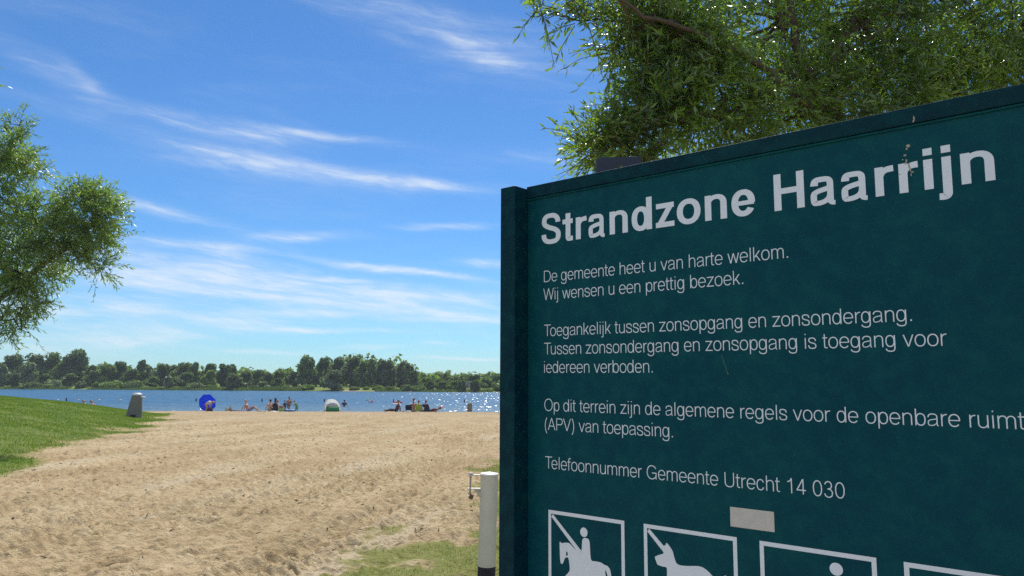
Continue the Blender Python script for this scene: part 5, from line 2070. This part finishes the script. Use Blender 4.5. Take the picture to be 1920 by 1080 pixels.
def small_buoy(px, label):
    Y = 104.0
    x = at(px, 755, Y).x
    root = empty('buoy', (x, Y, WATER_Z), label, 'buoy', 'small white and orange buoys at left')
    mb = MB()
    mb.ball((0, 0, .06), (.15, .15, .14), 12, 8)
    mb.build('float', M.setdefault('buoy_white', mat('buoy_white', (.70, .66, .60), .5)), root, True)
    mb = MB()
    mb.tube([(0, 0, .19), (0, 0, .27)], .06, 8)
    mb.build('cap', M.setdefault('buoy_orange', mat('buoy_orange', (.55, .16, .06), .5)), root)


def wooden_post():
    p = beach(880.5, 59.0)
    root = empty('timber_post', p, 'thick weathered timber post at the top of the beach near the board', 'post')
    s = 59.0 / F
    wood = bpy.data.materials.new('weathered_timber')
    wood.use_nodes = True
    t = NT(wood.node_tree)
    tc = t.add('ShaderNodeTexCoord').outputs['Object']
    x, y, z = t.sep(tc)
    n = t.noise(t.comb(t.math('MULTIPLY', x, 22), t.math('MULTIPLY', y, 22), t.math('MULTIPLY', z, 1.2)), 1, 4, .6).outputs['Fac']
    t.l.new(t.mix(t.remap(n, .35, .65), (.10, .085, .07), (.30, .255, .21)), wood.node_tree.nodes['Principled BSDF'].inputs['Base Color'])
    wood.node_tree.nodes['Principled BSDF'].inputs['Roughness'].default_value = .9
    mb = MB()
    mb.tube([(0, 0, -.3), (.005, 0, 17.0 * s)], [4.3 * s, 4.3 * s], 16)
    mb.build('shaft', wood, root, bevel=.012)
    mb = MB()
    mb.tube([(.005, 0, 17.0 * s + .001), (.005, 0, 17.4 * s)], [4.2 * s, 3.6 * s], 16)
    mb.build('end_grain', mat('end_grain', (.34, .30, .25), .9, 0, .15, 12), root)


def airbed(px, Y, L, Wd, m, label, z=None, rz=0.0, cat='airbed', group=None):
    x = at(px, 760, Y).x
    zz = WATER_Z if z is None else z
    root = empty('airbed', (x, Y, zz), label, cat, group, rz)
    mb = MB()
    for k in range(4):
        yy = (-1.5 + k) * Wd / 4
        mb.tube([(-L / 2, yy, .07), (-L / 2 + .04, yy, .07), (L / 2 - .04, yy, .07), (L / 2, yy, .07)], [Wd / 11, Wd / 7.6, Wd / 7.6, Wd / 11], 10)
    mb.build('mattress', m, root, True)
    mb = MB()
    mb.tube([(L / 2 - .12, -Wd * .45, .17), (L / 2 - .12, Wd * .45, .17)], .085, 10)
    mb.build('pillow', m, root, True)


def pink_sunbed():
    p = beach(820, 58.8)
    root = empty('sunbed', p, 'reddish pink folding sunbed with its backrest tilted up, rightmost of the group', 'sunbed')
    pink = leaf_mat('pink_canvas', (.50, .13, .17), (.58, .20, .24), .25, .8, (1, 1, 1), 4, .3, 0)
    mb = MB()
    mb.box((.20, 0, .30), (.62, .52, .025), m=Matrix.Rotation(R(-24), 3, 'Y') @ Matrix.Rotation(R(10), 3, 'X'))
    mb.build('backrest', pink, root, bevel=.008)
    mb = MB()
    mb.box((-.30, 0, .14), (.52, .5, .025))
    mb.build('seat', cloth('maroon_cloth', (.10, .025, .04)), root, bevel=.008)
    for sx in (-.5, -.06, .36):
        mb = MB()
        mb.tube([(sx, -.25, -.02), (sx, -.25, .15), (sx, .25, .15), (sx, .25, -.02)], .011, 6)
        mb.build('leg', M['chair_steel'], root)


def inflatable_boat():
    p = beach(543.5, 58.6)
    root = empty('inflatable_boat', p, 'small bright blue inflatable boat lying on the sand below the bathers', 'inflatable boat')
    blue = mat('boat_blue', (.01, .13, .38), .45, 0, .06, 6)
    mb = MB()
    pts = [(.33 * math.cos(a), .24 * math.sin(a), .08) for a in np.linspace(0, 2 * math.pi, 25)]
    mb.tube(pts, .075, 10, False)
    mb.build('tube', blue, root, True)
    mb = MB()
    mb.loft([ellring(0, 0, .01, .30, .21, 20), ellring(0, 0, .04, .30, .21, 20)])
    mb.build('floor', mat('boat_floor', (.03, .22, .42), .5), root)


parasol()
tent()
chair(766.5, 'black low beach chair seen from behind, left of the lime green one', cloth('black_cloth', (.010, .011, .022)), wd=.50, ht=.52)
chair(785.3, 'lime green low beach chair with a rounded back', cloth('lime_canvas', (.26, .36, .05)), wd=.48, ht=.56, roundtop=True, Y=58.5)
chair(800.5, 'dark blue grey low beach chair, right of the lime green one', cloth('slate_cloth', (.02, .03, .045)), wd=.40, ht=.46, Y=58.5)
pink_sunbed()
wooden_post()
inflatable_boat()
white_t = cloth('white_towel', (.70, .70, .66))
towel(498, 58.2, .42, .5, white_t, 'white towel on the sand left of the seated trio')
towel(515, 57.9, .60, .5, white_t, 'white towel spread under the woman in the black top')
towel(440, 58.8, 1.0, .6, cloth('pink_towel', (.60, .36, .29)), 'pinkish towel on the sand left of the reclining man', h=.06)
bag(527.5, 58.3, .34, .20, .26, cloth('green_bag', (.16, .34, .12)), 'beach_bag', 'light green beach bag on the sand beside the trio', 'bag')
bag(425.5, 58.8, .26, .28, .2, cloth('pale_green_bag', (.34, .42, .34)), 'beach_bag', 'pale green tote bag, left of the pair between parasol and reclining man', 'bag')
bag(431.8, 58.9, .20, .30, .2, cloth('brown_bag', (.26, .20, .13)), 'beach_bag', 'brown bag, right of the pair between parasol and reclining man', 'bag')
bag(393.5, 58.2, .36, .24, .26, cloth('maroon_bag', (.06, .012, .03)), 'beach_bag', 'dark maroon bag at the foot of the blue parasol', 'bag')
bag(734.5, 59.4, .40, .20, .28, cloth('rose_bag', (.52, .30, .27)), 'beach_bag', 'pink and white bag behind the half sitting woman', 'bag')
bag(756.5, 58.8, .16, .09, .16, cloth('plum_bag', (.07, .03, .06)), 'beach_bag', 'small dark bag left of the black beach chair', 'bag', False)
bag(765.5, 58.0, .16, .07, .12, white_t, 'beach_bag', 'small white bag on the sand in front of the black beach chair', 'bag', False)
for px, lab in ((124, 'dark marker buoy, leftmost of the line, above the grassy mound'), (367.5, 'dark marker buoy just left of the blue parasol'), (491, 'dark marker buoy above the white towels, left of the trio'), (608, 'dark marker buoy at the left edge of the white tent'), (738, 'dark marker buoy above the half sitting woman'), (871, 'dark marker buoy just left of the timber post')):
    marker(px, lab)
for px, lab in ((108, 'small pale buoy, leftmost of the four above the mound'), (146, 'small pale buoy right of the leftmost dark marker'), (185, 'small pale buoy above the two sunbathers'), (225, 'small pale buoy just left of the litter bin')):
    small_buoy(px, lab)
airbed(746, 98, 1.1, .7, cloth('airbed_pink', (.62, .10, .16)), 'pink airbed floating beyond the half sitting woman', group='airbeds on the lake')
airbed(742.5, 92, .9, .6, cloth('airbed_white', (.80, .80, .78)), 'white airbed floating in front of the pink one', group='airbeds on the lake')
airbed(695, 100, .55, .4, cloth('airbed_red', (.55, .06, .08)), 'small red airbed floating alone in the glitter right of the swimmer', group='airbeds on the lake')
airbed(687.5, 108, .5, .4, cloth('airbed_lime', (.36, .50, .20)), 'pale green airbed floating left of the small red one', group='airbeds on the lake')



# ------------------------------------------------------------------ summer haze over the lake
def haze():
    mb = MB()
    mb.box((0, 0, 5.0), (1240, 1240, 19.6))
    m = bpy.data.materials.new('haze')
    m.use_nodes = True
    t = NT(m.node_tree)
    t.n.clear()
    pv = t.add('ShaderNodeVolumePrincipled')
    pv.inputs['Color'].default_value = (.78, .88, 1.0, 1)
    pv.inputs['Density'].default_value = .0003
    pv.inputs['Anisotropy'].default_value = .2
    out = t.add('ShaderNodeOutputMaterial')
    t.l.new(pv.outputs[0], out.inputs['Volume'])
    o = mb.build('haze', m)
    tag(o, kind='stuff')


haze()
